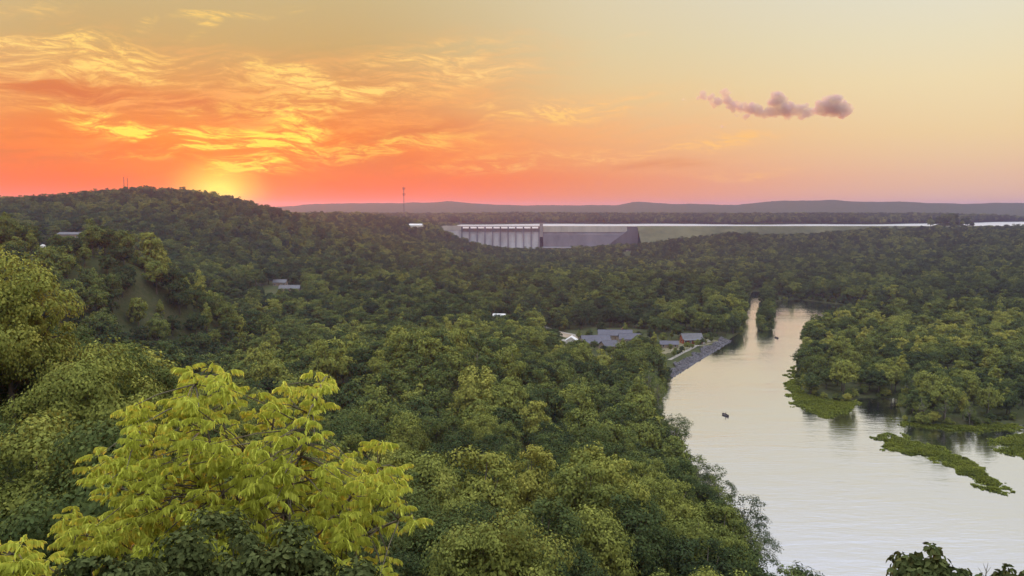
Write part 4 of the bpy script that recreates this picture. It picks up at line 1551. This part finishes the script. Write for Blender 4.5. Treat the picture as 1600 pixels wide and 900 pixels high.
def drape(name, pts, width, mat, lift=.06, n=44, kind='structure', z=None):
    """a strip laid over the ground along a line"""
    P = np.array(pts)
    V_, F_ = [], []
    for i in range(n + 1):
        c = along(P, i / n)
        d = unit(along(P, min(1, i / n + .3)) - along(P, max(0, i / n - .3)))
        s_ = np.array([-d[1], d[0]])
        for k in np.linspace(-.5, .5, 5):
            q_ = c + s_ * width * k * (1 + .07 * math.sin(i * .55 + width) + .05 * math.sin(i * 1.31))
            V_.append((q_[0], q_[1], 0))
    V_ = np.array(V_)
    V_[:, 2] = height(V_[:, 0], V_[:, 1]) + lift
    for i in range(n):
        for k in range(4):
            a = i * 5 + k
            F_.append((a, a + 1, a + 6, a + 5))
    return tag(add(name, mk_mesh(name, V_, F_, mat)), kind=kind)


def gpt(u, v, z):
    return on_z(u, v, z)[:2]


drape('path', [gpt(1046, 556, 4), gpt(1066, 546, 4), gpt(1090, 533, 4.5), gpt(1112, 524, 5)], 2.6, M_PATH, .10)
drape('lawn', [gpt(1000, 540, 6), gpt(1040, 536, 6), gpt(1090, 524, 6), gpt(1115, 521, 6)], 24, M_LAWN, .05)
drape('yard', [gpt(872, 552, 6), gpt(890, 536, 6), gpt(915, 526, 6), gpt(990, 528, 6)], 22, M_PATH, .08)
drape('road', [gpt(845, 500, 9), gpt(872, 506, 8), gpt(900, 514, 7), gpt(925, 520, 6.5)], 7, M_PATH, .12)
drape('slope', [gpt(850, 505, 9), gpt(880, 513, 8), gpt(905, 520, 7)], 22, M_DIRT, .04)
drape('road', [gpt(760, 494, 14), gpt(785, 490, 14), gpt(812, 494, 13)], 6, M_PATH, .12)

# ------------------------------------------------------------------ marsh plants at the water's edge
REED = [(0.0, (0.06, 0.062, 0.022, 1)), (0.28, (0.065, 0.085, 0.018, 1)), (0.55, (0.135, 0.155, 0.026, 1)), (1.0, (0.24, 0.24, 0.04, 1))]
M_REED = leaf_mat('marsh_plants', REED, 0.25, attr=False, clump=0.12, bright=1.5, island=0.6)


def marsh(pts, n, label, seed, hmax=0.8, fray=1.2):
    P_ = np.array([on_z(u, v, 0)[:2] for u, v in pts])
    rng = np.random.default_rng(seed)
    lo, hi = P_.min(0) - 4, P_.max(0) + 4
    X = rng.uniform(lo[0], hi[0], n * 10)
    Y = rng.uniform(lo[1], hi[1], n * 10)
    d = sdist(X, Y, P_) + (fbm(X / 3.2, Y / 5.0, 4, seed) - .47) * 13.0
    k = (d < 0) & (rng.uniform(0, 1, len(X)) < np.clip(0.08 - d * .35, 0, 1))
    k &= fbm(X / 1.7, Y / 2.6, 3, seed + 9) > 0.33 + 0.17 * np.exp(np.minimum(d, 0) / 2.5)
    X, Y, d = X[k][:n], Y[k][:n], d[k][:n]
    m_ = len(X)
    hh = hmax * np.clip(.25 - d * .16, .2, 1) * rng.uniform(.5, 1.3, m_) * (0.55 + 0.9 * fbm(X / 4, Y / 4, 2, seed + 3))
    V_, F_ = [], []
    for j in range(5):                          # five leaf blades to a tuft
        a = rng.uniform(0, 6.28, m_)
        w = rng.uniform(.10, .34, m_)
        dx, dy = np.cos(a), np.sin(a)
        ln = rng.uniform(.15, .75, m_)
        A = np.stack([X - dy * w, Y + dx * w, np.full(m_, -.05)], 1)
        B = np.stack([X + dy * w, Y - dx * w, np.full(m_, -.05)], 1)
        C = np.stack([X + dx * ln + dy * w * .6, Y + dy * ln - dx * w * .6, hh * rng.uniform(.7, 1.1, m_)], 1)
        D = np.stack([X + dx * ln - dy * w * .6, Y + dy * ln + dx * w * .6, hh * rng.uniform(.7, 1.1, m_)], 1)
        b = len(V_) and sum(len(q_) for q_ in V_)
        V_.append(np.stack([A, B, C, D], 1).reshape(-1, 3))
        F_.append(np.arange(m_ * 4).reshape(-1, 4) + b)
    tag(add('marsh_grass', mk_mesh('marsh_grass', np.vstack(V_), np.vstack(F_), M_REED)), label, 'marsh grass', kind='stuff')


marsh([(1243, 572), (1232, 580), (1227, 600), (1230, 618), (1245, 636), (1275, 650), (1312, 655), (1336, 644), (1338, 626), (1300, 622), (1262, 612), (1248, 595)], 9000, 'bright green marsh plants fringing the peninsula point', 1)
marsh([(1366, 680), (1395, 676), (1430, 690), (1470, 700), (1500, 714), (1530, 728), (1556, 745), (1582, 770), (1574, 779), (1545, 770), (1510, 746), (1470, 725), (1430, 712), (1385, 702)], 8000, 'long spit of marsh plants reaching into the river', 2)
marsh([(1395, 655), (1440, 660), (1520, 662), (1600, 660), (1600, 672), (1540, 676), (1470, 672), (1405, 664)], 4000, 'thin strip of marsh plants below the peninsula trees', 3)
marsh([(1545, 690), (1570, 678), (1640, 676), (1700, 690), (1700, 718), (1600, 717), (1560, 708)], 5000, 'marsh plants at the right edge beyond the spit', 4)

# ------------------------------------------------------------------ boats with anglers
M_HULL = plain('boat_hull_dark', (0.03, 0.022, 0.025), 0.5, 0.2, 1.0, spec=0.5)
M_SEAT = plain('boat_seat', (0.22, 0.18, 0.17), 0.8, 0.2, 2.0)
M_JACK = plain('dark_clothing', (0.05, 0.035, 0.045), 0.9, 0.3, 3.0)
M_SKIN = plain('skin', (0.42, 0.26, 0.19), 0.7, 0.1, 3.0)
M_CAP = plain('cap_cloth', (0.10, 0.07, 0.07), 0.9, 0.2, 3.0)


def boat(u, v, rot, label, plabel, pose='stand'):
    p_ = on_z(u, v, 0)
    root = bpy.data.objects.new('fishing_boat', None)
    COL.objects.link(root)
    root.location = (p_[0], p_[1], 0)
    root.rotation_euler = (0, 0, R(rot))
    st_ = [(-2.4, .62, .60, .0), (-1.2, .74, .82, -.02), (0, .76, .86, -.02), (1.2, .66, .80, .02), (2.0, .42, .58, .14), (2.6, .10, .16, .34)]
    mb = MB()
    V_ = []
    for (x, wb, wt_, zb) in st_:
        V_ += [(x, -wt_, .55 + max(0, x - 1) * .12), (x, -wb, zb - .08), (x, wb, zb - .08), (x, wt_, .55 + max(0, x - 1) * .12),
               (x, wt_ - .05, .55 + max(0, x - 1) * .12), (x, wb - .05, zb + .06), (x, -wb + .05, zb + .06), (x, -wt_ + .05, .55 + max(0, x - 1) * .12)]
    F_ = []
    for i in range(len(st_) - 1):
        for k in range(8):
            a, b = i * 8 + k, i * 8 + (k + 1) % 8
            F_.append((a, b, b + 8, a + 8))
    F_ += [(0, 1, 6, 7), (1, 2, 5, 6), (2, 3, 4, 5)]
    e = (len(st_) - 1) * 8
    F_ += [(e, e + 7, e + 6, e + 1), (e + 1, e + 6, e + 5, e + 2), (e + 2, e + 5, e + 4, e + 3)]
    mb.v, mb.f = V_, F_
    mb.build('hull', M_HULL, root)
    MB().box(-2.43, -2.37, -.6, .6, .0, .56).build('transom', M_HULL, root)
    for x in (-1.5, 0.1, 1.3):
        MB().box(x - .18, x + .18, -.66, .66, .30, .36).build('seat', M_SEAT, root)
    mo = MB().box(-2.78, -2.44, -.16, .16, .55, .95).build('outboard_motor', M_HULL, root)
    MB().box(-2.68, -2.56, -.06, .06, -.4, .548).build('motor_leg', M_HULL, mo)
    tag(root, label, 'boat', 'fishing boats on the river')
    # the angler: one skinned body
    j = {'pel': (0, 0, .92), 'bel': (0.02, 0, 1.08), 'che': (0.05, 0, 1.32), 'nec': (0.08, 0, 1.50), 'hd0': (0.10, 0, 1.60), 'hd1': (0.12, 0, 1.74),
         'sl': (0.05, .19, 1.43), 'el_': (0.18, .25, 1.18), 'hl': (0.42, .14, 1.22), 'sr': (0.05, -.19, 1.43), 'er': (0.15, -.25, 1.18), 'hr': (0.44, -.10, 1.16),
         'il': (0, .10, .88), 'kl': (0.05, .14, .50), 'al': (0, .15, .09), 'tl': (0.17, .17, .04), 'ir': (0, -.10, .88), 'kr': (0.05, -.14, .50), 'ar': (0, -.15, .09), 'tr': (0.17, -.17, .04)}
    if pose == 'sit':
        for kk in j:
            x, y, z = j[kk]
            if kk[0] == 'k':
                j[kk] = (0.42, y, .46)
            elif kk in ('al', 'ar'):
                j[kk] = (0.42, y, .09)
            elif kk in ('tl', 'tr'):
                j[kk] = (0.58, y, .04)
            else:
                j[kk] = (x, y, z - .42)
    rr = {'pel': .15, 'bel': .145, 'che': .165, 'nec': .06, 'hd0': .09, 'hd1': .10, 'sl': .08, 'el_': .055, 'hl': .045, 'sr': .08, 'er': .055, 'hr': .045, 'il': .105, 'kl': .075, 'al': .05, 'tl': .045, 'ir': .105, 'kr': .075, 'ar': .05, 'tr': .045}
    names = list(j)
    ed = [('pel', 'bel'), ('bel', 'che'), ('che', 'nec'), ('nec', 'hd0'), ('hd0', 'hd1'), ('che', 'sl'), ('sl', 'el_'), ('el_', 'hl'), ('che', 'sr'), ('sr', 'er'), ('er', 'hr'),
          ('pel', 'il'), ('il', 'kl'), ('kl', 'al'), ('al', 'tl'), ('pel', 'ir'), ('ir', 'kr'), ('kr', 'ar'), ('ar', 'tr')]
    me = bpy.data.meshes.new('person')
    me.from_pydata([j[n_] for n_ in names], [(names.index(a), names.index(b)) for a, b in ed], [])
    me.materials.append(M_JACK)
    po = add('person', me)
    sk = po.modifiers.new('skin', 'SKIN')
    for i, n_ in enumerate(names):
        me.skin_vertices[0].data[i].radius = (rr[n_], rr[n_])
        me.skin_vertices[0].data[i].use_root = n_ == 'pel'
    po.modifiers.new('smooth', 'SUBSURF').levels = 1
    a = R(rot)
    ox = -0.75 if pose == 'stand' else -1.5
    base = 0.02 if pose == 'stand' else -.04
    po.location = (p_[0] + math.cos(a) * ox, p_[1] + math.sin(a) * ox, base)
    po.rotation_euler = (0, 0, a + .5)
    dz = 0 if pose == 'stand' else -.42
    # head, cap and hands in their own colours; the rod is held in both hands
    bm = bmesh.new()
    bmesh.ops.create_uvsphere(bm, u_segments=10, v_segments=8, radius=.108, matrix=Matrix.Translation((.135, 0, 1.685 + dz)) @ Matrix.Diagonal((.98, .86, 1.12, 1)))
    hm = bpy.data.meshes.new('face')
    bm.to_mesh(hm)
    bm.free()
    hm.materials.append(M_SKIN)
    add('face', hm, po)
    MB().tube([(.12, 0, 1.74 + dz), (.115, 0, 1.80 + dz), (.11, 0, 1.84 + dz)], [.115, .105, .05], 10).box(.18, .32, -.08, .08, 1.742 + dz, 1.758 + dz).build('cap', M_CAP, po)
    tag(po, plabel, 'person')
    rd = MB().tube([(.38, 0, 1.14 + dz), (.9, .05, 1.55 + dz), (1.9, .1, 2.1 + dz)], [.022, .014, .005], 5).build('fishing_rod', M_HULL)
    rd.location = po.location
    rd.rotation_euler = po.rotation_euler
    tag(rd, plabel.split(' ')[0] + ' fishing rod held by the person in ' + ('the nearer boat' if pose == 'stand' else 'the farther boat'), 'fishing rod')


boat(1133, 649, 106, 'dark fishing boat alone in the middle of the river', 'dark clothed angler standing in the nearer fishing boat')
boat(1213, 528, 100, 'tiny dark boat by the tree islet upstream', 'dark clothed angler sitting in the far boat by the islet', 'sit')

# ------------------------------------------------------------------ cumulus cloud, far outside the haze
m, t, out = mat_new('cloud_vapour')
cv = t.n('ShaderNodeVolumePrincipled')
cv.inputs['Color'].default_value = (1.0, 0.80, 0.78, 1)
cv.inputs['Density'].default_value = 0.014
cv.inputs['Anisotropy'].default_value = 0.2
t.link(cv.outputs[0], out.inputs['Volume'])
M_CLOUD = m


CT = bpy.data.textures.new('cloud_billow', 'CLOUDS')
CT.noise_scale = 55.0
CT.noise_depth = 4


def cloud(name, puffs, label, seed, Y=9000.0):
    """billows of many balls, melted into one skin and roughened"""
    rng = np.random.default_rng(seed)
    cen = at(np.mean([p_[0] for p_ in puffs]), np.mean([p_[1] for p_ in puffs]), Y)
    bm = bmesh.new()
    bmesh.ops.create_icosphere(bm, subdivisions=2, radius=1.0)
    SV = np.array([v.co[:] for v in bm.verts])
    SF = np.array([[v.index for v in f.verts] for f in bm.faces])
    bm.free()
    k = Y / F
    Vs, Fs = [], []
    for (u, v, r) in puffs:
        c = at(u, v, Y + rng.uniform(-1, 1) * 8 * k) - cen
        for q_ in range(int(6 + r * 1.2)):
            o = unit(rng.normal(size=3)) * np.array([1.25, 1, .85]) * r * k * rng.uniform(.0, .85)
            if o[2] < -r * k * .3:
                o[2] = -r * k * .3
            s = r * k * rng.uniform(.3, .68)
            Fs.append(SF + len(Vs) * len(SV))
            Vs.append(SV * np.array([s * 1.12, s, s * rng.uniform(.75, 1)]) + c + o)
    me = mk_mesh(name, np.vstack(Vs), np.vstack(Fs), M_CLOUD, True)
    o = add(name, me, loc=tuple(cen))
    rm = o.modifiers.new('melt', 'REMESH')
    rm.mode = 'VOXEL'
    rm.voxel_size = 4.5
    rm.use_smooth_shade = True
    dp = o.modifiers.new('billow', 'DISPLACE')
    dp.texture = CT
    dp.texture_coords = 'LOCAL'
    dp.strength = 62.0
    dp.mid_level = 0.5
    tag(o, label, 'cloud')


cloud('cloud', [(1098, 151, 7), (1110, 153, 7), (1120, 160, 9), (1134, 148, 8), (1137, 158, 10), (1146, 168, 9), (1160, 168, 10), (1173, 170, 12), (1183, 174, 11), (1165, 182, 6), (1150, 181, 4),
                (1205, 176, 11), (1216, 160, 13), (1219, 150, 10), (1222, 172, 13), (1240, 172, 13), (1254, 166, 8), (1262, 176, 9), (1280, 174, 10), (1295, 166, 14), (1303, 155, 12), (1308, 172, 15), (1322, 173, 10), (1330, 168, 5), (1195, 183, 5), (1232, 182, 6), (1252, 182, 6), (1315, 183, 5)],
      'small pink and mauve cumulus cloud floating above the far hills', 3)
cloud('cloud', [(1068, 155, 2.6), (1072, 156, 2)], 'tiny pink puff left of the cumulus cloud', 4)
cloud('cloud', [(1129, 197, 2.6), (1133, 198, 2)], 'tiny mauve puff under the cumulus cloud', 5)

# ------------------------------------------------------------------ haze
m, t, out = mat_new('haze_air')
pv = t.n('ShaderNodeVolumePrincipled')
pv.inputs['Color'].default_value = (0.47, 0.51, 0.95, 1)
pv.inputs['Density'].default_value = 0.85e-4
pv.inputs['Anisotropy'].default_value = 0.55
t.link(pv.outputs[0], out.inputs['Volume'])
hz_o = MB().box(-10500, 10500, -10500, 10500, -5, 176).build('haze', m)
tag(hz_o, 'thin evening haze over the valley', 'haze', kind='stuff')
